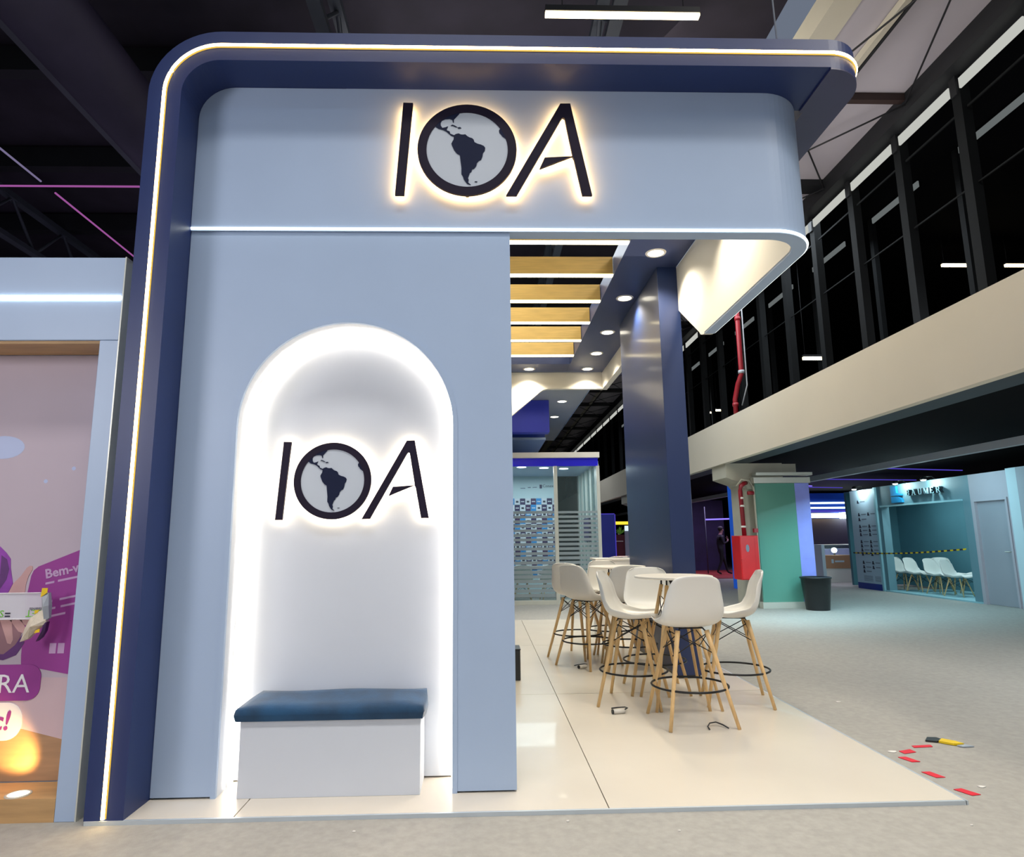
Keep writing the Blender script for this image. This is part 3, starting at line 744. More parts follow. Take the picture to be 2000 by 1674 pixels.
# floor sockets and cable ends
def cable_end(x, yy, ang, label, plug=True):
    t = thing('loose_cable_end', (x, yy, 0.02), label, 'cable')
    c, s_ = math.cos(ang), math.sin(ang)
    pth = [(x + c * u - s_ * v, yy + s_ * u + c * v, 0.026 + h) for u, v, h in ((0, 0, 0), (0.05, 0.02, 0.012), (0.10, 0.05, 0.02), (0.10, 0.10, 0.015), (0.05, 0.14, 0.006), (0.0, 0.15, 0.0))]
    MB().tube(pth, 0.005, 6).build('cord', BLACKP, t)
    if plug:
        MB().tube([(x - 0.05 * c, yy - 0.05 * s_, 0.038), (x + 0.05 * c, yy + 0.05 * s_, 0.038)], 0.018, 12).build('plug', TABLEW, t)
        MB().tube([(x - 0.055 * c, yy - 0.055 * s_, 0.038), (x - 0.045 * c, yy - 0.045 * s_, 0.038)], 0.019, 12).build('plug_ring', BLACKP, t)
    return t


cable_end(1.08, 5.50, 0.2, 'white plug with black cord lying left of the near stools')
cable_end(1.80, 5.02, 1.7, 'thin black cord end by the foot of the nearest stool', False)
cable_end(1.07, 7.37, 0.5, 'small cable end on the floor under the far left stools')

# ================================================================== LITTER ON THE CARPET
def flat(name, m, pts, z0, z1, **k): return MB().prism(pts, z0, z1, 'z').build(name, m, **k)


tl = [((2.80, 4.50), 0.25, 'red tape scrap, left end of the pair at the top of the curve'), ((2.97, 4.60), 0.05, 'red tape scrap, long one beside the yellow wrapper'), ((2.712, 4.35), -1.3, 'red tape scrap, third from the platform corner'),
      ((2.682, 4.08), -1.35, 'red tape scrap, second from the platform corner'), ((2.685, 3.81), -1.2, 'red tape scrap, nearest the platform corner')]
for i, ((x, yy), a, lab) in enumerate(tl):
    L_, W_ = (0.055, 0.03) if i != 1 else (0.075, 0.022)
    c, s_ = math.cos(a), math.sin(a)
    flat('red_tape_scrap', REDT, [(x + c * u - s_ * v, yy + s_ * u + c * v) for u, v in ((-L_, -W_), (L_ * 0.8, -W_ * 0.9), (L_, W_), (-L_ * 0.85, W_ * 0.8))], 0.0015, 0.004, label=lab, cat='tape', group='red tape scraps on the carpet')
t = thing('crumpled_wrapper', (3.17, 4.66, 0), 'crumpled black and yellow wrapper on the grey carpet', 'wrapper')
flat_ = MB().prism([(3.06, 4.70), (3.12, 4.77), (3.18, 4.76), (3.19, 4.70), (3.12, 4.67)], 0.002, 0.012, 'z').build('black_end', BLACKP, t)
MB().prism([(3.13, 4.665), (3.19, 4.72), (3.24, 4.66), (3.26, 4.60), (3.19, 4.60)], 0.003, 0.016, 'z').build('yellow_middle', YELLOW, t)
MB().prism([(3.20, 4.585), (3.27, 4.60), (3.30, 4.56), (3.22, 4.555)], 0.002, 0.010, 'z').build('dark_tip', GREYB, t)
for i, (x, yy, r_) in enumerate(((2.70, 4.50, 0.028), (2.82, 3.877, 0.02), (3.053, 5.811, 0.02), (-0.65, 3.50, 0.008), (0.42, 3.56, 0.008), (0.95, 3.42, 0.006), (2.40, 3.40, 0.007))):
    labs = ['larger white paper scrap left of the red tape', 'white scrap right of the tape by the platform corner', 'thin white scrap far out on the grey carpet', 'tiny white crumb below the bench side of the platform',
            'tiny white crumb on the carpet below the white wall edge', 'tiny white crumb in the middle foreground carpet', 'tiny white crumb below the platform corner']
    pts = [(x + r_ * (1 + 0.4 * math.sin(k * 2.3 + i)) * math.cos(k * PI / 4), yy + 0.6 * r_ * math.sin(k * PI / 4)) for k in range(8)]
    MB().prism(pts, 0.001, 0.006, 'z').build('paper_scrap', PAPER, label=labs[i], cat='scrap', group='white scraps on the carpet')

# ================================================================== NEIGHBOUR BOOTH (left)
nb = thing('neighbour_booth', (-3.3, 3.9, 0), 'pale blue framed neighbouring booth at the left edge, with a white light line', 'booth')
bx('fascia', WHITE, -4.8, -2.127, 3.70, 4.30, 2.592, 3.104, nb, bevel=0.004)
bx('jamb', WHITE, -2.234, -2.127, 3.70, 4.30, 0.0, 2.590, nb, bevel=0.003)
bx('edge_trim', ALU, -2.1265, -2.119, 3.695, 4.30, 0.0, 3.106, nb)
bx('side_return', WHITE, -2.1185, -2.057, 3.78, 3.82, 0.0, 3.10, nb)
bx('led_strip', E_BOOTH, -4.8, -2.132, 3.690, 3.70, 2.838, 2.862, nb, label='bright cool white light line')
bx('header_lining', TANWOOD, -4.8, -2.2345, 3.715, 3.949, 2.575, 2.5915, nb)
bx('wood_ledge', TANWOOD, -4.8, -2.2345, 3.70, 3.949, 0.0, 0.115, nb)
bx('back_board', WHITE, -4.8, -2.2345, 3.962, 4.0, 0.0, 2.5915, nb)
PY = 3.96
ps = thing('printed_wall_poster', (-3.3, PY, 0.115), 'mauve printed poster with purple sign, hands and floor, left booth', 'poster')
bx('poster_sheet', MAUVE, -4.8, -2.2345, PY - 0.004, PY, 0.117, 2.574, ps)


def pr_(name, m, pts, lvl):
    return MB().prism(pts, PY - 0.004 - 0.0006 * lvl, PY - 0.0045, 'y').build(name, m, ps)


XR = -2.236
pr_('lamp_print', LAMPP, [(-2.90 + 0.127 * math.cos(a * PI / 12), 2.0 + 0.07 * math.sin(a * PI / 12)) for a in range(24)], 1)
for cx_, cz_ in ((-2.469, 1.869), (-2.627, 1.793)): pr_('light_dot_print', LAMPP, [(cx_ + 0.012 * math.cos(a * PI / 6), cz_ + 0.012 * math.sin(a * PI / 6)) for a in range(12)], 1)
pr_('lower_wall_print', PINKP, [(-4.7, 0.70), (XR, 0.665), (XR, 0.30), (-2.379, 0.333), (-2.611, 0.392), (-4.7, 0.60)], 1)
pr_('floor_print', TANP, [(-4.7, 0.60), (-2.611, 0.392), (-2.379, 0.333), (XR, 0.30), (XR, 0.118), (-4.7, 0.118)], 2)
pr_('sign_print', PURPLE, [(-2.652, 1.238), (-2.640, 1.270), (-2.615, 1.292), (XR, 1.445), (XR, 0.655), (-2.640, 0.735), (-2.656, 0.743), (-2.661, 0.793), (-2.667, 1.107)], 3)
a_ = 0.21
sh = [(-2.565, 0.0)]


def ptext(body, size, x, z, m, lvl, rot=0.0, bold=0.0, sh_=0):
    X = (math.cos(rot), 0, math.sin(rot)); Y = (-math.sin(rot), 0, math.cos(rot))
    mb = text_mb(body, size, 0.0003, X, Y, (x, PY - 0.0045 - 0.0006 * lvl, z), shear=sh_, stroke=bold)
    return mb.build('print_lettering', m, ps)


ptext('Bem-v', 0.075, -2.567, 1.222, BLURW, 5, a_, 0.002)
for dx, dz, L_ in ((0, -0.035, 0.05), (0.07, -0.02, 0.12), (0.02, -0.14, 0.03), (0.09, -0.125, 0.10), (0.03, -0.18, 0.04), (0.10, -0.165, 0.08), (0.02, -0.225, 0.11)):
    x0, z0 = -2.565 + dx, 1.222 + dz
    pr_('blurred_line_print', BLURW, [(x0, z0), (x0 + L_, z0 + L_ * 0.2), (x0 + L_, z0 + L_ * 0.2 + 0.012), (x0, z0 + 0.012)], 4)
for x0 in (-2.505, -2.458): pr_('icon_print', BLURW, [(x0, 0.80), (x0 + 0.037, 0.80), (x0 + 0.037, 0.857), (x0, 0.857)], 4)
pr_('sleeve_print', SLEEVE, [(-3.3, 1.50), (-2.90, 1.45), (-2.847, 1.408), (-2.808, 1.372), (-2.78, 1.337), (-2.774, 1.284), (-2.752, 1.196), (-2.773, 1.144), (-3.3, 1.10)], 4)
pr_('sleeve_fold_print', SLEEVED, [(-2.835, 1.36), (-2.80, 1.335), (-2.782, 1.28), (-2.79, 1.22), (-2.83, 1.15), (-2.86, 1.15), (-2.83, 1.25)], 5)
pr_('hand_print', SKINP, [(-2.775, 1.135), (-2.749, 1.196), (-2.71, 1.239), (-2.681, 1.285), (-2.665, 1.297), (-2.650, 1.294), (-2.647, 1.276), (-2.666, 1.238), (-2.676, 1.195), (-2.678, 1.135)], 5)
pr_('hand_print', SKIND, [(-2.86, 0.99), (-2.70, 0.99), (-2.665, 0.935), (-2.69, 0.86), (-2.75, 0.80), (-2.86, 0.80)], 4)
pr_('cuff_print', SLEEVED, [(-2.86, 0.80), (-2.76, 0.80), (-2.70, 0.85), (-2.659, 0.92), (-2.650, 0.86), (-2.69, 0.794), (-2.759, 0.767), (-2.86, 0.78)], 5)
for fx in ((-2.80, 0.99, -2.745, 0.86, -2.725, 0.855, -2.715, 0.88, -2.735, 0.99), (-2.745, 0.99, -2.69, 0.925, -2.66, 0.915, -2.648, 0.94, -2.68, 0.99), (-2.69, 0.99, -2.655, 0.958, -2.635, 0.965, -2.632, 0.99)):
    pr_('finger_print', SKINP, list(zip(fx[0::2], fx[1::2])), 6)
def pill(name, m, x0, x1, z0, z1, lvl, r):
    pr_(name, m, [(x0, z0)] + arc(x1 - r, z0 + r, r, -90, 0, 8) + arc(x1 - r, z1 - r, r, 0, 90, 8) + [(x0, z1)], lvl)
pill('purple_pill_print', PURPLE, -4.7, -2.535, 0.546, 0.742, 7, 0.07)
pill('white_pill_print', PRINTW, -4.7, -2.615, 0.333, 0.536, 7, 0.09)
ptext('RA', 0.145, -2.775, 0.590, PRINTW, 9)
ptext('c!', 0.145, -2.785, 0.392, PURPLE, 9, 0, 0.003, 0.15)

t = thing('recessed_floor_spotlight', (-2.47, 3.765, 0.115), 'small glowing spotlight sunk in the wooden ledge of the left booth', 'spotlight')
MB().lathe([(0.062, 0.0005), (0.062, 0.004), (0.05, 0.005), (0.05, 0.0005)], (-2.47, 3.765, 0.115), 24, cap=False).build('rim', ALU, t)
MB().lathe([(0.001, 0.001), (0.05, 0.001), (0.05, 0.003), (0.001, 0.003)], (-2.47, 3.765, 0.115), 24, cap=False).build('lens', E_SPOT, t)
l = bpy.data.lights.new('floor_spot_lamp', 'SPOT'); l.energy = 30; l.color = (1.0, 0.60, 0.18); l.spot_size = R(60); l.spot_blend = 0.8; l.shadow_soft_size = 0.03
lo = bpy.data.objects.new('floor_spot_lamp', l); link(lo); lo.location = (-2.47, 3.80, 0.13); lo.rotation_euler = Vector((-0.16, 0.15, 0.14)).to_track_quat('-Z', 'Y').to_euler()

# plastic sleeve taped in front of the poster
t = thing('plastic_sleeve', (-2.65, 3.85, 1.0), 'clear plastic sleeve taped across the left poster, with crumpled foil end', 'plastic sleeve')
MB().box(-4.7, -2.475, 3.845, 3.85, 1.008, 1.148).build('film', FILM, t)
MB().tube([(-4.7, 3.843, 1.146), (-2.475, 3.843, 1.148)], 0.004, 6).tube([(-4.7, 3.843, 1.008), (-2.49, 3.843, 1.006)], 0.004, 6).build('film_edge', PRINTW, t)
def crumple(name, m, pts, th, p):
    mb = MB(); n = len(pts)
    cx_ = sum(q[0] for q in pts) / n; cz_ = sum(q[1] for q in pts) / n
    front = [mb.b.verts.new((q[0], 3.838 - random.uniform(0, th), q[1])) for q in pts]
    back = [mb.b.verts.new((q[0], 3.856, q[1])) for q in pts]
    c0 = mb.b.verts.new((cx_, 3.838 - th * 1.5, cz_)); c1 = mb.b.verts.new((cx_, 3.858, cz_))
    for i in range(n):
        j = (i + 1) % n
        mb.b.faces.new((front[i], front[j], c0)); mb.b.faces.new((back[j], back[i], c1)); mb.b.faces.new((front[j], front[i], back[i], back[j]))
    return mb.build(name, m, p)
crumple('silver_corner', GREYS, [(-2.50, 1.145), (-2.465, 1.150), (-2.452, 1.08), (-2.450, 1.01), (-2.47, 0.995), (-2.49, 1.07)], 0.02, t)
crumple('foil_end', FOIL, [(-2.555, 1.01), (-2.50, 1.05), (-2.475, 1.06), (-2.462, 1.00), (-2.46, 0.975), (-2.50, 0.955), (-2.55, 0.90), (-2.585, 0.885), (-2.59, 0.90), (-2.575, 0.955)], 0.025, t)
crumple('purple_flap', PLUM, [(-2.475, 0.985), (-2.455, 0.99), (-2.462, 0.94), (-2.480, 0.905), (-2.505, 0.885), (-2.482, 0.93)], 0.01, t)
for q in ([(-2.497, 1.176), (-2.465, 1.176), (-2.467, 1.150), (-2.50, 1.125)], [(-2.525, 1.055), (-2.50, 1.058), (-2.51, 1.04), (-2.525, 1.035)], [(-2.51, 0.945), (-2.487, 0.955), (-2.487, 0.935), (-2.515, 0.93)]):
    MB().prism(q, 3.824, 3.827, 'y').build('yellow_tape', YELLOW, t)
text_mb('SET', 0.055, 0.0004, (-1, 0, 0), (0, 0, -1), (-2.50, 3.8435, 1.055)).build('green_lettering', GREENP, t)
text_mb('S', 0.055, 0.0004, (-1, 0, 0), (0, 0, -1), (-2.705, 3.8435, 1.055)).build('green_lettering', GREENP, t)
text_mb('islands', 0.026, 0.0004, (-1, 0, 0), (0, 0, -1), (-2.50, 3.8435, 1.068)).build('small_lettering', INK, t)
MB().box(-2.70, -2.67, 3.843, 3.8436, 1.018, 1.026).box(-2.70, -2.67, 3.843, 3.8436, 1.034, 1.042).build('black_bars', INK, t)

# ================================================================== STAND BEHIND (soffit, blue boxes, glass room)
t = thing('grey_canopy_beyond', (0.5, 16, 4.46), 'light grey flat canopy of the stand beyond, with two downlights', 'canopy')
bx('slab', GREYS, -3.0, 2.20, 12.9, 20.0, 4.46, 4.60, t)
bx('edge_trim', WHITE, 2.2005, 2.215, 12.9, 20.0, 4.45, 4.61, t)
downlight(1.77, 14.15, 4.46, 'nearer one in the grey canopy beyond', 0.10, 'downlights in the grey canopy beyond', 25)
downlight(1.80, 16.0, 4.46, 'farther one in the grey canopy beyond', 0.10, 'downlights in the grey canopy beyond', 0)
t = thing('blue_header_box', (-0.5, 14.2, 3.73), 'violet-blue header box hanging under the grey canopy', 'header')
bx('box', BLUE2, -3.0, 1.46, 14.0, 14.3, 3.735, 4.458, t, bevel=0.01)
bx('lower_box', BLUE3, -3.0, 1.45, 15.0, 18.0, 3.78, 4.2, t)
bx('rear_box', BLUECOL, -3.0, 1.38, 17.6, 18.0, 3.30, 3.77, t)
MB().prism([(-3.0, 15.0), (1.47, 15.0), (1.47, 17.3), (-3.0, 17.3)], 3.72, 3.775, 'z').build('white_rim', WHITE, t)

gr = thing('glass_meeting_room', (0.5, 15.8, 0), 'glass-fronted meeting booth with frosted stripes beyond the stand', 'booth')
YG = 14.55
bx('top_beam', CREAM, -2.5, 2.62, YG - 0.12, YG + 0.1, 3.225, 3.345, gr)
bx('blue_header', BLUEB, -2.5, 2.60, YG, YG + 0.06, 3.045, 3.224, gr)
bx('corner_post', ALU, 2.555, 2.625, YG - 0.03, YG + 0.05, 0.0, 3.044, gr)
bx('door_post', ALU, 1.585, 1.665, YG - 0.03, YG + 0.05, 0.0, 3.044, gr)
bx('bottom_rail', ALU, -2.5, 2.555, YG - 0.025, YG + 0.045, 0.0, 0.09, gr)
p1 = bx('glass_pane', CLEAR, -2.0, 1.58, YG, YG + 0.012, 0.095, 3.04, gr)
p2 = bx('glass_pane', CLEAR, 1.67, 2.55, YG, YG + 0.012, 0.095, 3.04, gr)
for (x0, x1, pn) in ((-2.0, 1.58, p1), (1.67, 2.55, p2)):
    mb = MB(); zz = 2.03
    k = 0
    while zz > 0.15:
        hgt = 0.052 + 0.0012 * k
        mb.box(x0, x1, YG - 0.004, YG - 0.001, zz - hgt, zz); zz -= 0.1; k += 1
    o = mb.build('frosted_stripes', FROST, pn, kind='stuff')
YW2 = 17.5
bx('back_wall', PALE, -2.5, 1.94, YW2 + 0.03, YW2 + 0.1, 0.0, 3.10, gr)
bx('left_wall', PALE, -2.5, -2.4, YG, YW2, 0.0, 3.10, gr)
bx('ceiling_board', WHITE, -2.5, 2.62, YG + 0.07, YW2 + 0.1, 3.10, 3.16, gr)
for i, yy in enumerate((14.75, 15.45, 16.15, 16.85, 17.5)):
    bx('side_post', ALU, 2.56, 2.63, yy - 0.12, yy + 0.12, 0.0, 3.10, gr)
    if i < 4: bx('side_pane', CLEAR, 2.59, 2.60, yy + 0.12, yy + 0.58, 0.05, 3.10, gr)
bx('rear_post', ALU, 1.94, 2.0, YW2, YW2 + 0.08, 0, 3.1, gr)
bx('picture_board', DPURP, 2.50, 2.55, 15.5, 16.3, 1.35, 1.9, gr)
mats = [CYAN, WTILE, DPURP, WTILE, PLUM]
tile_me = {}
for rix in range(12):
    for cix in range(9):
        m_ = mats[(cix + rix) % 5]
        if m_.name not in tile_me:
            me = bpy.data.meshes.new('tile'); b_ = bmesh.new(); bmesh.ops.create_cube(b_, size=1)
            bmesh.ops.scale(b_, verts=b_.verts, vec=(0.138, 0.012, 0.164)); b_.to_mesh(me); b_.free(); me.materials.append(m_); tile_me[m_.name] = me
        o = bpy.data.objects.new('logo_tile', tile_me[m_.name]); link(o); o.parent = gr
        o.location = Vector((0.76 + 0.146 * cix, YW2 + 0.022, 2.42 - 0.172 * rix)) - ORG[gr.name]
mb = MB()
for rix in range(12):
    for cix in range(9):
        x_ = 0.76 + 0.146 * cix; z_ = 2.42 - 0.172 * rix
        if (cix + rix) % 5 in (1, 3): mb.box(x_ - 0.035, x_ + 0.035, YW2 + 0.012, YW2 + 0.0155, z_ - 0.03, z_ + 0.02)
mb.build('tile_marks', INK, gr, kind='stuff')
mb = MB()
for rix in range(12):
    for cix in range(9):
        x_ = 0.76 + 0.146 * cix; z_ = 2.42 - 0.172 * rix
        if (cix + rix) % 5 in (0, 2, 4): mb.box(x_ - 0.045, x_ + 0.045, YW2 + 0.012, YW2 + 0.0155, z_ - 0.014, z_ + 0.01)
mb.build('tile_marks', WTILE, gr, kind='stuff')
mb = text_mb('Conexão', 0.11, 0.001, (1, 0, 0), (0, 0, 1), (1.60, YW2 + 0.025, 2.80)); mb.build('wall_lettering', INK, gr)
bx('wall_emblem', DPURP, 1.52, 1.585, YW2 + 0.015, YW2 + 0.028, 2.77, 2.87, gr)
MB().box(1.0, 1.13, YW2 + 0.02, YW2 + 0.028, 2.77, 2.79).box(1.2, 1.28, YW2 + 0.02, YW2 + 0.028, 2.785, 2.81).box(1.33, 1.45, YW2 + 0.02, YW2 + 0.028, 2.79, 2.81).build('small_lettering', GREYINK, gr)
for i, (x_, y_) in enumerate(((0.9, 15.2), (1.45, 15.4), (1.95, 15.6), (2.25, 14.9))):
    MB().lathe([(0.001, 3.09), (0.11, 3.09), (0.11, 3.098), (0.001, 3.098)], (x_, y_, 0), 20, cap=False).build('ceiling_lamp', E_ROOM, gr)
l = bpy.data.lights.new('room_lamp', 'AREA'); l.size = 1.8; l.energy = 80; l.specular_factor = 0.15; l.color = (0.95, 0.98, 1.0)
lo = bpy.data.objects.new('room_lamp', l); link(lo); lo.location = (1.3, 15.8, 3.05)
t = thing('white_meeting_table', (1.2, 16.3, 0), 'white table behind the frosted glass of the meeting booth', 'table')
bx('table_top', TABLEW, 0.5, 2.0, 16.0, 16.7, 0.72, 0.75, t)
for x_ in (0.6, 1.9):
    for y_ in (16.1, 16.6): MB().tube([(x_, y_, 0), (x_, y_, 0.72)], 0.02, 8).build('leg', ALU, t)


# low shell chairs ----------------------------------------------------------
def chair(label):
    t = thing('shell_chair', (0, 0, 0), label, 'chair', 'white shell chairs in the teal booth')
    mb = shell_mesh(t, 1.0); bmesh.ops.translate(mb.b, verts=mb.b.verts, vec=(0, 0, 0.44))
    s_ = mb.build('seat_shell', PLASTIC, t)
    md = s_.modifiers.new('thickness', 'SOLIDIFY'); md.thickness = 0.009; md.offset = 0
    for sx in (-1, 1):
        for sy in (-1, 1): MB().tube([(sx * 0.11, sy * 0.11, 0.40), (sx * 0.21, sy * 0.21, 0)], 0.016, 8, r2=0.011).build('leg', OAK, t)
    mb = MB()
    for sx in (-1, 1):
        mb.tube([(sx * 0.11, -0.11, 0.40), (sx * 0.08, -0.09, 0.425), (sx * 0.08, 0.09, 0.425), (sx * 0.11, 0.11, 0.40)], 0.006, 6)
        mb.tube([(sx * 0.12, -0.12, 0.37), (sx * 0.16, 0.16, 0.20)], 0.004, 5); mb.tube([(sx * 0.12, 0.12, 0.37), (sx * 0.16, -0.16, 0.20)], 0.004, 5)
        mb.tube([(-0.12, sx * 0.12, 0.37), (0.16, sx * 0.16, 0.20)], 0.004, 5); mb.tube([(0.12, sx * 0.12, 0.37), (-0.16, sx * 0.16, 0.20)], 0.004, 5)
    mb.build('wire_brace', BLACKM, t)
    return t


c0 = chair('leftmost white shell chair in the teal booth'); scan_kids(c0)
cs = [(10.85, 16.75, 200, None), (10.85, 16.20, 200, 'second white shell chair from the left in the teal booth'), (11.35, 16.05, 150, 'white shell chair third from the left, behind its neighbours in the teal booth'),
      (10.85, 15.45, 195, 'fourth white shell chair from the left in the teal booth, turned sideways'), (11.45, 15.25, 60, 'fifth white shell chair in the teal booth, seen from the front behind'),
      (10.80, 14.80, 205, 'rightmost white shell chair in the teal booth, partly behind the pier'), (11.5, 14.75, 90, 'rear white shell chair at the right end of the teal booth')]
for i, (x, yy, a, lab) in enumerate(cs):
    o = c0 if i == 0 else copy_tree(c0)
    o.location = (x, yy, 0.03); o.rotation_euler = (0, 0, R(a))
    if lab: o['label'] = lab
for i, (x, yy, a, lab) in enumerate(((0.9, 15.6, 0, 'left white shell chair behind the frosted glass of the meeting booth'), (1.55, 15.6, 5, 'right white shell chair behind the frosted glass of the meeting booth'))):
    o = copy_tree(c0); o.location = (x, yy, 0); o.rotation_euler = (0, 0, R(a)); o['label'] = lab; o['group'] = 'chairs behind the frosted glass'

# ================================================================== FAR MIDDLE: blue wall, small stand
t = thing('blue_partition', (4.5, 24, 0), 'violet-blue partition panel left of the navy pillar, far away', 'partition')
bx('panel', BLUE2, 3.9, 4.84, 24.0, 24.15, 0.0, 2.29, t); bx('lit_edge', E_VIOD, 4.845, 4.87, 23.99, 24.15, 0.0, 2.29, t); bx('lit_top', E_VIOD, 3.9, 4.84, 23.99, 24.15, 2.295, 2.32, t)
t = thing('small_far_stand', (5.3, 26, 0), 'small far stand with yellow light bar and maroon shelf', 'stand')
bx('shelf_unit', MAROON, 5.2, 5.7, 26.0, 26.3, 0.0, 1.55, t); bx('shelf_board', TABLEW, 5.25, 5.55, 25.97, 26.0, 1.28, 1.31, t)
bx('light_bar', E_AMB, 5.25, 6.4, 25.9, 26.0, 1.95, 2.07, t); bx('poster_board', GREYB, 5.62, 6.15, 25.95, 26.0, 0.4, 1.85, t); bx('lit_header', E_CARD, 5.62, 6.15, 25.93, 25.95, 1.70, 1.90, t)
bx('side_panel', MAROON, 6.2, 6.5, 25.9, 26.2, 0, 1.9, t)
t = thing('leafy_plant', (5.42, 26.1, 1.55), 'small bright green plant on the maroon shelf far away', 'plant')
for i in range(14):
    a = i * 2.4; r_ = 0.06 + 0.05 * (i % 3)
    MB().prism([(5.42, 1.56), (5.42 + r_ * math.cos(a) - 0.03, 1.63 + r_ * abs(math.sin(a))), (5.42 + r_ * math.cos(a) * 1.6, 1.66 + 1.4 * r_ * abs(math.sin(a))), (5.42 + r_ * math.cos(a) + 0.03, 1.61 + r_ * abs(math.sin(a)))], 26.08 - 0.01 * i, 26.085 - 0.01 * i, 'y').build('leaf', LEAF, t)
MB().lathe([(0.04, 1.55), (0.05, 1.60)], (5.42, 26.1, 0), 12).build('pot', TABLEW, t)

# ================================================================== GREEN GLASS COLUMN with hydrant
def capital(y0, label, X0=5.06):
    t = thing('concrete_column', (5.5, y0 + 0.3, 0), label, 'column')
    bx('shaft', CONC, 5.42, 6.0, y0 + 0.12, y0 + 0.72, 0.0, 2.93, t)
    MB().prism([(X0, 2.64), (X0 + 0.33, 2.52), (X0 + 0.42, 2.40), (X0 + 1.2, 2.40), (X0 + 1.2, 2.935), (X0, 2.935)], y0, y0 + 0.8, 'y').build('corbel', CONC, t)
    bx('cross_beam', CONC, 5.12, 6.6, y0 + 0.1, y0 + 0.5, 2.75, 2.93, t)
    return t


capital(13.32, 'beige concrete column with corbel carrying the gallery, behind the green glass')
capital(22.9, 'second beige concrete column with corbel, further back beside the navy pillar')
t = thing('green_glass_cladding', (6.1, 13.5, 0), 'green glass cladding wrapped round the column near the black bin', 'column cladding')
bx('front_glass', GREENG, 5.60, 6.42, 13.18, 13.20, 0.12, 2.50, t)
bx('backing', GREENB, 5.62, 6.42, 13.24, 13.28, 0.12, 2.50, t)
bx('side_glass', GREENG, 6.70, 6.72, 13.265, 14.2, 0.12, 2.50, t)
bx('lilac_light_strip', mat('lilac_light_paint', (150, 160, 245), 0.4), 6.422, 6.72, 13.18, 13.26, 0.12, 2.5, t)  # lilac light on the cladding is put into this strip's colour
bx('top_rail', ALU, 5.56, 6.74, 13.14, 13.34, 2.505, 2.62, t)
bx('cap_plate', ALU, 5.60, 6.78, 13.10, 13.34, 2.66, 2.72, t)
bx('base_rail', ALU, 5.56, 6.62, 13.12, 13.30, 0.0, 0.12, t)
hy = thing('fire_hose_cabinet', (5.3, 13.2, 0.57), 'bright red fire hose cabinet hung on the beige column', 'hose cabinet')
bx('cabinet_body', RED, 5.125, 5.50, 13.0, 13.42, 0.57, 1.44, hy, bevel=0.005)
bx('door', RED, 5.135, 5.42, 12.985, 12.999, 0.585, 1.43, hy, bevel=0.004)
mb = MB(); mb.prism([(5.27 + 0.035 * math.cos(a * PI / 8), 1.19 + 0.075 * math.sin(a * PI / 8)) for a in range(16)], 12.98, 12.985, 'y'); mb.build('hose_window', GREYINK, hy)
MB().tube([(5.11, 12.97, 0.98), (5.16, 12.97, 0.98)], 0.008, 6).build('latch', RED, hy)
t = thing('red_fire_pipe', (5.27, 13.1, 1.44), 'dark red fire pipe with white couplings rising above the hose cabinet', 'pipe')
MB().tube([(5.29, 13.15, 1.44), (5.27, 13.15, 2.35), (5.29, 13.15, 2.45), (5.36, 13.17, 2.50), (5.44, 13.25, 2.52)], 0.045, 10).build('pipe', REDP, t)
for zz in (1.60, 2.18, 2.02): MB().lathe([(0.052, 0), (0.052, 0.04)], (5.285, 13.15, zz), 12).build('coupling', TABLEW, t)
MB().tube([(5.40, 13.1, 2.30), (5.52, 13.1, 2.30)], 0.04, 10).build('valve', REDP, t)
MB().tube([(5.22, 13.2, 2.45), (5.30, 13.12, 2.58), (5.45, 13.1, 2.56), (5.53, 13.1, 2.40), (5.54, 13.1, 0.5)], 0.018, 8).build('white_conduit', CONC, t)
bx('alarm_box', REDP, 5.44, 5.52, 13.0, 13.08, 1.50, 1.58, t)
# bin
t = thing('black_waste_bin', (6.5, 12.8, 0), 'tall black plastic waste bin beside the green glass column', 'bin')
MB().lathe([(0.215, 0.0), (0.215, 0.01), (0.275, 0.60), (0.29, 0.60), (0.29, 0.63), (0.265, 0.63), (0.21, 0.03)], (6.50, 12.8, 0), 32, cap=False).build('bucket', BLACKP, t)
MB().lathe([(0.001, 0.0), (0.215, 0.0), (0.21, 0.03), (0.001, 0.03)], (6.50, 12.8, 0), 32, cap=False).build('bottom', BLACKP, t)

# ================================================================== DARK VIOLET AREA with person
bx('floor_red_carpet', REDC, 6.0, 11.0, 22.6, 28.0, 0.0, 0.02, label='dark red carpet', kind='structure')
bx('wall_violet', PURPW, 6.3, 10.4, 28.0, 28.2, 0.0, 3.0, kind='structure')
t = thing('violet_tube_frame', (9.1, 25.2, 0), 'frame of glowing violet tubes on the dark wall behind the walking person', 'light frame')
MB().tube([(8.72, 25.4, 2.10), (9.75, 25.4, 2.12)], 0.028, 8).build('violet_tube', E_VIO, t)
MB().tube([(8.70, 25.4, 0.02), (8.70, 25.4, 2.6)], 0.02, 6).build('upright', STEELG, t)
t = thing('blue_lit_column', (7.0, 18.0, 0), 'narrow bright blue lit column left of the red pipe', 'column')
bx('face', E_BLUEP, 7.0, 7.2, 18.0, 18.4, 0.0, 3.05, t); bx('lit_edge', E_VIO, 6.975, 6.998, 17.99, 18.01, 0.0, 3.05, t)


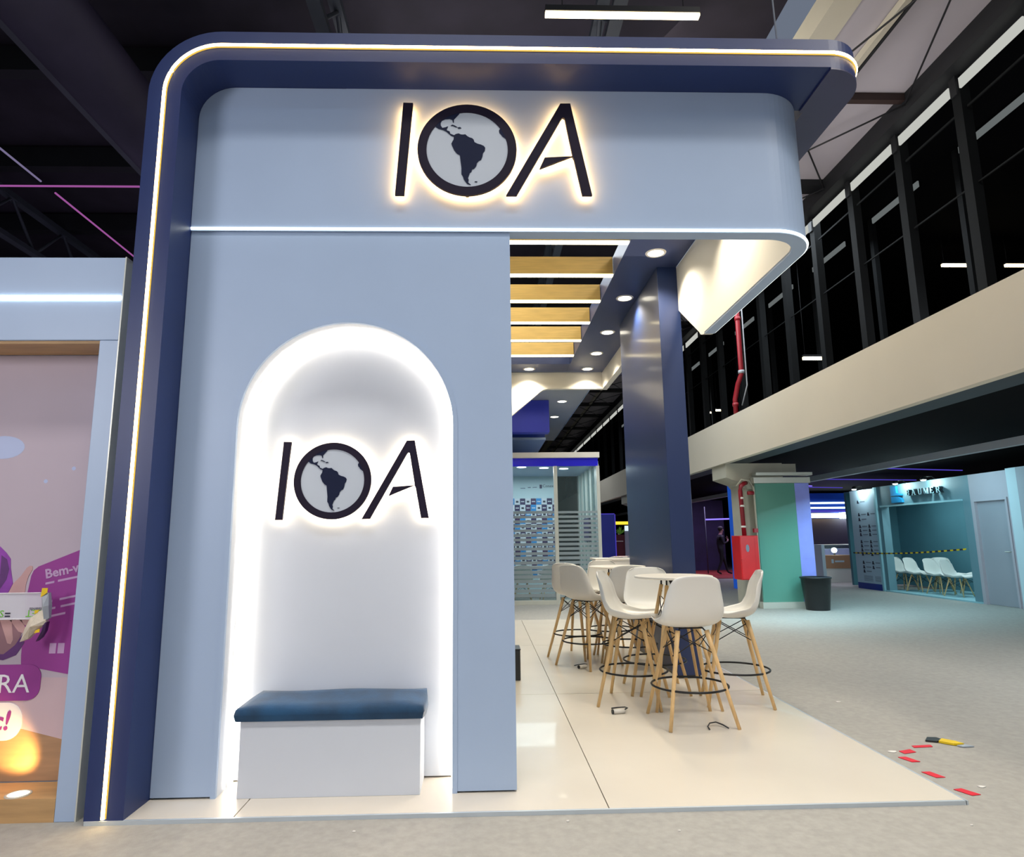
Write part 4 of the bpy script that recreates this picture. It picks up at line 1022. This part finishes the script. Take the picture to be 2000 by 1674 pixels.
def person():
    bm_ = bmesh.new(); sk = bm_.verts.layers.skin.verify()
    V = {}
    J = dict(pel=(0, 0, 0.95, .135, .10), waist=(0, 0.0, 1.08, .125, .09), chest=(0.01, 0.0, 1.28, .155, .105), shc=(0.0, 0, 1.42, .11, .085), neck=(0.03, 0, 1.50, .055, .055), head0=(0.055, 0, 1.58, .072, .07), head1=(0.06, 0, 1.68, .085, .08), head2=(0.05, 0, 1.75, .06, .06),
             lsh=(0.0, 0.17, 1.40, .06, .06), lel=(-0.03, 0.22, 1.13, .042, .042), lwr=(0.08, 0.20, 0.90, .03, .03), lha=(0.12, 0.19, 0.82, .035, .02),
             rsh=(0.02, -0.17, 1.40, .06, .06), rel=(0.04, -0.22, 1.14, .042, .042), rwr=(0.22, -0.17, 1.22, .03, .03), rha=(0.26, -0.12, 1.33, .035, .022),
             lhi=(0.0, 0.09, 0.88, .09, .09), lkn=(0.16, 0.09, 0.50, .058, .058), lan=(0.26, 0.09, 0.09, .036, .036), lto=(0.42, 0.09, 0.04, .035, .03),
             rhi=(0.0, -0.09, 0.88, .09, .09), rkn=(-0.03, -0.09, 0.49, .058, .058), ran=(-0.20, -0.09, 0.11, .036, .036), rto=(-0.05, -0.09, 0.035, .035, .03))
    for k_, (x, y_, z, a, b_) in J.items():
        v = bm_.verts.new((x, y_, z)); v[sk].radius = (a, b_); V[k_] = v
        if k_ == 'pel': v[sk].use_root = True
    for a, b_ in (('pel', 'waist'), ('waist', 'chest'), ('chest', 'shc'), ('shc', 'neck'), ('neck', 'head0'), ('head0', 'head1'), ('head1', 'head2'), ('shc', 'lsh'), ('lsh', 'lel'), ('lel', 'lwr'), ('lwr', 'lha'),
                  ('shc', 'rsh'), ('rsh', 'rel'), ('rel', 'rwr'), ('rwr', 'rha'), ('pel', 'lhi'), ('lhi', 'lkn'), ('lkn', 'lan'), ('lan', 'lto'), ('pel', 'rhi'), ('rhi', 'rkn'), ('rkn', 'ran'), ('ran', 'rto')):
        bm_.edges.new((V[a], V[b_]))
    me = bpy.data.meshes.new('p'); bm_.to_mesh(me); bm_.free()
    o = bpy.data.objects.new('p', me); link(o)
    o.modifiers.new('s', 'SKIN'); ss = o.modifiers.new('ss', 'SUBSURF'); ss.levels = 2; ss.render_levels = 2
    bpy.context.view_layer.update()
    m2 = bpy.data.meshes.new_from_object(o.evaluated_get(bpy.context.evaluated_depsgraph_get()))
    bpy.data.objects.remove(o)
    m2.materials.clear()
    m2.materials.append(CLOTHD); m2.materials.append(SKIN)
    for p in m2.polygons:
        p.use_smooth = True
        c_ = p.center
        skin = c_.z > 1.49 or (c_.x > 0.20 and c_.y < 0 and 1.24 < c_.z < 1.42) or (0.80 < c_.z < 0.90 and c_.y > 0.15)
        p.material_index = 1 if skin else 0
    t = thing('person', (0, 0, 0), 'person in dark clothes walking on the far red carpet, hand raised to head', 'person')
    b = bpy.data.objects.new('body', m2); link(b); b.parent = t
    ORG[b.name] = Vector((0, 0, 0))
    MB().lathe([(0.02, 0.10), (0.075, 0.085), (0.098, 0.03), (0.09, -0.03), (0.06, -0.07)], (0.035, 0, 1.70), 16).build('hair', HAIR, t)
    mb = MB()
    for k_ in range(4): mb.tube([(0.255, -0.135 + 0.018 * k_, 1.33), (0.25, -0.125 + 0.018 * k_, 1.385), (0.225, -0.115 + 0.014 * k_, 1.43 - 0.006 * abs(k_ - 1.5))], 0.009, 6)
    mb.tube([(0.25, -0.10, 1.31), (0.22, -0.075, 1.35), (0.20, -0.07, 1.38)], 0.010, 6)
    for k_ in range(4): mb.tube([(0.115, 0.165 + 0.018 * k_, 0.81), (0.13, 0.165 + 0.018 * k_, 0.77), (0.125, 0.167 + 0.018 * k_, 0.735)], 0.009, 6)
    mb.tube([(0.12, 0.15, 0.83), (0.15, 0.14, 0.79)], 0.010, 6)
    mb.build('fingers', SKIN, t)
    MB().tube([(0.135, 0, 1.665), (0.158, 0, 1.645)], 0.012, 8).build('nose', SKIN, t)
    MB().tube([(0.105, -0.075, 1.67), (0.09, -0.082, 1.66)], 0.02, 8).tube([(0.06, 0.078, 1.67), (0.055, 0.084, 1.65)], 0.02, 8).build('ear', SKIN, t)
    return t


pn = person(); pn.location = (8.95, 24.6, 0.02)

# ================================================================== TEAL BOOTH (right)
tb = thing('teal_exhibition_booth', (11, 15.2, 0), 'teal-grey booth with name sign and recessed seating area', 'booth')
X0 = 10.3
MB().prism([(13.44, 0.0), (13.66, 0.0), (13.66, 2.16), (16.56, 2.16), (16.56, 0.0), (16.75, 0.0), (16.75, 2.665), (13.44, 2.665)], X0, X0 + 0.2, 'x').build('front_frame', TEAL, tb)
bx('opening_ledge', SHELFT, X0 - 0.04, X0, 13.66, 16.56, 2.13, 2.17, tb)
bx('platform', SHELFT, X0 - 0.03, 12.0, 13.44, 16.75, 0.0, 0.03, tb)
bx('back_wall', TEALD, 11.95, 12.05, 13.44, 18.6, 0.03, 2.66, tb)
bx('end_wall', TEALD, 10.5, 11.95, 18.5, 18.6, 0.03, 2.66, tb)
bx('end_wall', TEALD, 10.5, 11.95, 13.44, 13.54, 0.03, 2.66, tb)
bx('roof_board', TEALD, 10.5, 11.95, 13.54, 18.5, 2.62, 2.66, tb)
l = bpy.data.lights.new('booth_lamp', 'AREA'); l.size = 1.0; l.size_y = 3; l.shape = 'RECTANGLE'; l.energy = 46; l.color = (0.7, 0.95, 1.0)
lo = bpy.data.objects.new('booth_lamp', l); link(lo); lo.location = (10.9, 15.2, 2.58)

sg = thing('booth_name_sign', (X0, 14.8, 2.3), 'raised pale letters spelling a name over the teal booth', 'sign')
# serif capitals built from bars in a unit box (u to the right, v up); u runs towards -y
SER = {'B': [[(0, 0), (.18, 0), (.18, 1), (0, 1)], [(-.05, 0), (.5, 0), (.5, .1), (-.05, .1)], [(-.05, .9), (.5, .9), (.5, 1), (-.05, 1)], [(.1, .47), (.5, .47), (.5, .56), (.1, .56)], [(.45, .5), (.6, .6), (.62, .82), (.5, 1), (.42, .95), (.44, .6)], [(.45, .5), (.62, .42), (.68, .2), (.5, 0), (.42, .05), (.48, .2), (.44, .45)]],
       'A': [[(.02, 0), (.14, 0), (.42, 1), (.34, 1)], [(.34, 1), (.48, 1), (.80, 0), (.62, 0)], [(.18, .3), (.62, .3), (.6, .4), (.2, .4)], [(-.06, 0), (.24, 0), (.24, .07), (-.06, .07)], [(.52, 0), (.90, 0), (.90, .07), (.52, .07)]],
       'U': [[(.05, .2), (.22, .2), (.22, 1), (.05, 1)], [(.6, .2), (.68, .2), (.68, 1), (.6, 1)], [(.05, .2), (.2, 0), (.55, 0), (.68, .2), (.58, .25), (.5, .1), (.3, .1), (.22, .25)], [(-.03, .93), (.30, .93), (.30, 1), (-.03, 1)], [(.5, .93), (.78, .93), (.78, 1), (.5, 1)]],
       'M': [[(.05, 0), (.12, 0), (.12, 1), (.05, 1)], [(.05, 1), (.24, 1), (.55, .15), (.46, 0)], [(.46, 0), (.54, .12), (.86, 1), (.80, 1)], [(.76, 0), (.94, 0), (.94, 1), (.76, 1)], [(-.03, 0), (.2, 0), (.2, .07), (-.03, .07)], [(.68, 0), (1.02, 0), (1.02, .07), (.68, .07)]],
       'E': [[(0, 0), (.18, 0), (.18, 1), (0, 1)], [(-.05, 0), (.65, 0), (.68, .25), (.60, .25), (.55, .09), (-.05, .09)], [(-.05, .91), (.52, .91), (.57, .76), (.63, .76), (.63, 1), (-.05, 1)], [(.1, .46), (.45, .46), (.45, .56), (.1, .56)]],
       'R': [[(0, 0), (.18, 0), (.18, 1), (0, 1)], [(-.05, 0), (.28, 0), (.28, .08), (-.05, .08)], [(-.05, .9), (.5, .9), (.5, 1), (-.05, 1)], [(.1, .45), (.5, .45), (.5, .54), (.1, .54)], [(.45, .46), (.62, .58), (.64, .82), (.5, 1), (.42, .95), (.45, .6)], [(.30, .48), (.48, .48), (.72, .07), (.85, 0), (.62, 0)]]}
u0 = 15.36; hh = 0.14; wd = 0.165
for ch in 'BAUMER':
    mb = MB()
    for poly in SER[ch]: mb.prism([(u0 - p[0] * wd * 1.0, 2.352 + p[1] * hh) for p in poly], X0 - 0.09, X0 - 0.005, 'x')
    lt_ = mb.build('sign_letter', SOFF, sg)  # dark body colour carries the shade of the unlit letter sides
    mb = MB()
    for poly in SER[ch]: mb.prism([(u0 - p[0] * wd * 1.0, 2.352 + p[1] * hh) for p in poly], X0 - 0.096, X0 - 0.0905, 'x')
    mb.build('letter_face', SHELFT, lt_)
    u0 -= wd * (1.12 if ch in 'MA' else 0.92) + 0.045
lg = thing('booth_emblem', (X0, 15.8, 2.2), 'bright blue block emblem left of the teal booth letters', 'emblem')
MB().prism([(16.02, 2.38), (15.62, 2.38), (15.62, 2.41), (15.80, 2.45), (15.80, 2.62), (16.02, 2.62)], X0 - 0.06, X0 - 0.002, 'x').build('upper_block', BLUEL, lg)
MB().prism([(16.02, 2.36), (15.75, 2.36), (15.62, 2.30), (15.60, 2.21), (16.02, 2.21)], X0 - 0.06, X0 - 0.002, 'x').build('lower_block', BLUEL, lg)
bn = thing('info_banner', (X0, 17.25, 0), 'tall pale info banner with photos of equipment and blue foot', 'banner')
bx('sheet', BANW, X0 - 0.02, X0 + 0.1, 16.78, 17.92, 0.16, 2.64, bn)
bx('blue_foot', BLUE3, X0 - 0.021, X0 + 0.1, 16.78, 17.92, 0.0, 0.16, bn)
bx('side_fin', SHELFT, X0 - 0.05, X0 + 0.1, 16.70, 16.775, 0.0, 2.66, bn)
mb = MB(); mg = MB()
for cyy in (17.55, 17.12):
    for zz in (2.32, 1.98, 1.85, 1.66, 1.55, 1.44, 1.25, 1.14, 1.03, 0.92, 0.70, 0.58, 0.47):
        if cyy < 17.3 and zz in (2.32, 1.85, 0.47): continue
        mb.prism([(cyy + 0.05, zz - 0.04), (cyy - 0.05, zz - 0.04), (cyy - 0.02, zz + 0.01), (cyy - 0.01, zz + 0.045), (cyy + 0.03, zz + 0.045)], X0 - 0.024, X0 - 0.0205, 'x')
        mg.box(X0 - 0.024, X0 - 0.0205, cyy - 0.32, cyy - 0.1, zz - 0.01, zz + 0.015)
for k in range(5): mg.box(X0 - 0.024, X0 - 0.0205, 17.2, 17.6, 0.22 + 0.03 * k, 0.232 + 0.03 * k); mg.box(X0 - 0.024, X0 - 0.0205, 16.85, 17.1, 0.22 + 0.03 * k, 0.232 + 0.03 * k)
mb.build('equipment_pictures', INK, bn, kind='stuff'); mg.build('caption_lines', GREYINK, bn, kind='stuff')
for i, (yy, lab) in enumerate(((17.28, 'arm spotlight over the info banner'), (15.50, 'left arm spotlight over the teal booth sign'), (14.47, 'right arm spotlight over the teal booth sign'))):
    t = thing('arm_spotlight', (X0, yy, 2.67), lab, 'spotlight', 'arm spotlights over the teal booth')
    MB().tube([(X0 + 0.05, yy, 2.66), (X0 - 0.05, yy, 2.74), (X0 - 0.22, yy, 2.73)], 0.010, 6).build('arm', BLACKM, t)
    MB().lathe([(0.03, 2.73), (0.075, 2.66), (0.07, 2.655), (0.02, 2.70)], (X0 - 0.25, yy, 0), 16, cap=False).build('head', BLACKM, t)
    MB().lathe([(0.005, 2.63), (0.05, 2.64), (0.055, 2.665), (0.03, 2.69)], (X0 - 0.25, yy, 0), 16).build('bulb', E_BULB, t)
    l = bpy.data.lights.new('arm_lamp', 'POINT'); l.energy = 16; l.color = (0.72, 0.97, 1.0); l.shadow_soft_size = 0.03
    lo = bpy.data.objects.new('arm_lamp', l); link(lo); lo.location = (X0 - 0.20, yy, 2.60)
# hazard tape
t = thing('hazard_tape', (X0 - 0.03, 15.8, 0.9), 'yellow and black striped hazard tape stretched across the teal booth', 'barrier tape')
ma, mk = MB(), MB(); nn = 44
for k in range(nn):
    a, b_ = k / nn, (k + 1) / nn
    ya, yb_ = 17.93 - 4.28 * a, 17.93 - 4.28 * b_
    za = 0.93 + 0.16 * a - 0.05 * math.sin(PI * a); zb = 0.93 + 0.16 * b_ - 0.05 * math.sin(PI * b_)
    (ma if k % 2 else mk).prism([(ya, za), (yb_ + 0.02, zb), (yb_, zb + 0.035), (ya + 0.02, za + 0.035)], X0 - 0.062, X0 - 0.059, 'x')
ma.build('yellow_stripes', YELLOW, t); mk.build('black_stripes', INK, t)
# partition with door
dw = thing('wall_partition', (X0, 12.9, 0), kind='structure')
MB().prism([(12.41, 0), (12.50, 0), (12.50, 2.10), (13.33, 2.10), (13.33, 0), (13.44, 0), (13.44, 2.665), (12.41, 2.665)], X0, X0 + 0.12, 'x').build('panel', MAUVEW, dw)
d1 = bx('door_1', DOORM, X0 + 0.04, X0 + 0.08, 12.505, 13.325, 0.005, 2.095, kind='structure')
MB().tube([(X0 + 0.04, 12.58, 1.07), (X0 - 0.02, 12.58, 1.07), (X0 - 0.02, 12.68, 1.07)], 0.010, 8).build('handle', ALU, d1)
MB().prism([(12.46, 0), (12.51, 0), (12.51, 2.09), (13.32, 2.09), (13.32, 0), (13.37, 0), (13.37, 2.14), (12.46, 2.14)], X0 - 0.025, X0 + 0.04, 'x').build('trim_1', MAUVEW, kind='structure')
t = thing('right_edge_booth', (X0, 11.6, 0), 'pale blue booth corner with dark opening at the right edge', 'booth')
bx('corner_pier', PALE, X0 - 0.02, X0 + 0.2, 12.16, 12.405, 0, 2.69, t)
bx('header', GREYS, X0 - 0.02, X0 + 0.2, 10.2, 12.158, 2.15, 2.69, t)
bx('inner_wall', SOFF, X0 + 0.9, X0 + 1.0, 10.2, 12.158, 0, 2.15, t)
bx('base_panel', GREYS, X0 - 0.02, X0 + 0.2, 11.75, 12.158, 0, 2.149, t)

# ================================================================== FAR RIGHT-MIDDLE: display counter and back shelves
dc = thing('display_counter', (11.5, 20.4, 0), 'angled display counter with brown panel and glass case, beside the banner', 'counter')
bx('white_base', CREAM, 10.55, 12.4, 20.1, 20.6, 0.0, 0.42, dc)
bx('brown_panel', CARDW, 10.55, 12.4, 20.09, 20.6, 0.421, 0.82, dc)
bx('glass_case', CLEAR, 10.75, 12.4, 20.12, 20.58, 0.83, 1.12, dc)
bx('top_rim', ALU, 10.5, 12.4, 20.08, 20.62, 1.125, 1.15, dc)
bx('side_pier', PALE, 10.45, 10.548, 20.05, 20.62, 0.0, 1.15, dc)
MB().box(10.75, 10.82, 20.085, 20.09, 0.58, 0.70).box(10.86, 11.15, 20.085, 20.09, 0.61, 0.66).build('logo_print', PALE, dc)
t = thing('globe_lamp', (10.98, 20.3, 0.83), 'glowing round lamp inside the glass display case', 'lamp')
MB().lathe([(0.01, 0.06), (0.06, 0.08), (0.085, 0.14), (0.06, 0.20), (0.01, 0.22)], (10.98, 20.3, 0.83), 16).build('globe', E_BULB, t)
MB().lathe([(0.03, 0.0), (0.02, 0.07)], (10.98, 20.3, 0.83), 12).build('foot', BLACKP, t)
bs = thing('dark_far_stand', (12, 24, 0), 'far stand with dark panel, white light lines and warm slats', 'stand')
bx('dark_panel', mat('dark_panel', (38, 32, 50), 0.5), 10.6, 15, 24.0, 24.2, 0.9, 2.05, bs)
bx('counter_back', mat('lilac_white', (200, 195, 235), 0.5), 10.3, 15, 23.2, 24.0, 0.0, 0.95, bs)
bx('upper_panel', BLUE3, 10.3, 15, 24.0, 24.2, 2.06, 3.0, bs)
bx('white_light_line', E_CYW, 10.3, 14, 23.9, 23.95, 2.60, 2.66, bs); bx('white_light_line', E_CYW, 10.6, 14, 23.9, 23.95, 2.42, 2.48, bs)
for k in range(4): bx('warm_slat', E_PEND, 10.9 + 0.15 * (3 - k), 13.2, 23.7, 23.75, 2.08 + 0.045 * k, 2.10 + 0.045 * k, bs)
bx('lit_box', E_BULB, 13.25, 13.9, 23.6, 23.9, 2.05, 2.26, bs)
bx('violet_beam', E_VIOD, 10.3, 14, 23.92, 23.97, 2.30, 2.36, bs)
for i, (zz, lab) in enumerate(((1.62, 'upper white box on the small shelf beside the green column'), (1.22, 'lower white box on the small shelf beside the green column'))):
    t = thing('shelf_carton', (8.45, 17, zz), lab, 'box')
    bx('carton', PALE, 8.36, 8.54, 17.0, 17.2, zz + 0.02, zz + 0.30, t); bx('carton_print', BLUEL, 8.40, 8.50, 16.997, 17.0, zz + 0.08, zz + 0.22, t)
t = thing('small_wall_shelf', (8.45, 17.1, 1.2), 'small two-tier white shelf beside the green column', 'shelf')
bx('board', TABLEW, 8.3, 8.65, 16.97, 17.25, 1.20, 1.235, t); bx('board', TABLEW, 8.3, 8.65, 16.97, 17.25, 1.60, 1.635, t); bx('back', BLUE3, 8.3, 8.6, 17.26, 17.3, 0.0, 2.1, t)
for i, (x0, x1, yy, zz, mm, lab) in enumerate(((8.0, 12.5, 17.5, 2.98, E_VIOD, 'long dim violet ceiling tube behind the cable tray'), (9.0, 12.0, 20.5, 3.0, E_VIOD, 'dim violet ceiling tube above the display counter'),
                                               (8.6, 10.2, 19.0, 2.95, E_VIO, 'short bright violet ceiling tube near the green column'), (9.0, 12.0, 15.0, 3.0, E_VIOD, 'dim violet ceiling tube over the teal booth'))):
    tag(MB().tube([(x0, yy, zz), (x1, yy + 0.8, zz)], 0.014, 6).build('ceiling_tube', mm), lab, 'tube light', 'violet tubes under the gallery')
for x, yy, zz, lab in ((8.3, 18.2, 2.85, 'small white spot under the gallery near the green column'), (9.4, 9.6, 2.93, 'small warm spot under the gallery at the right edge')):
    t = thing('ceiling_spot', (x, yy, zz), lab, 'spotlight', 'small spots under the gallery')
    MB().lathe([(0.02, 0.03), (0.07, 0.0), (0.07, -0.01), (0.02, -0.015)], (x, yy, zz), 14).build('head', E_PEND, t)
    MB().tube([(x, yy, zz + 0.03), (x, yy, 3.08)], 0.015, 6).build('stem', BLACKM, t)
l = bpy.data.lights.new('violet_wash', 'AREA'); l.size = 4; l.energy = 50; l.color = (0.25, 0.2, 1.0)
lo = bpy.data.objects.new('violet_wash', l); link(lo); lo.location = (10.5, 21.5, 2.5); lo.rotation_euler = (R(180), 0, 0)
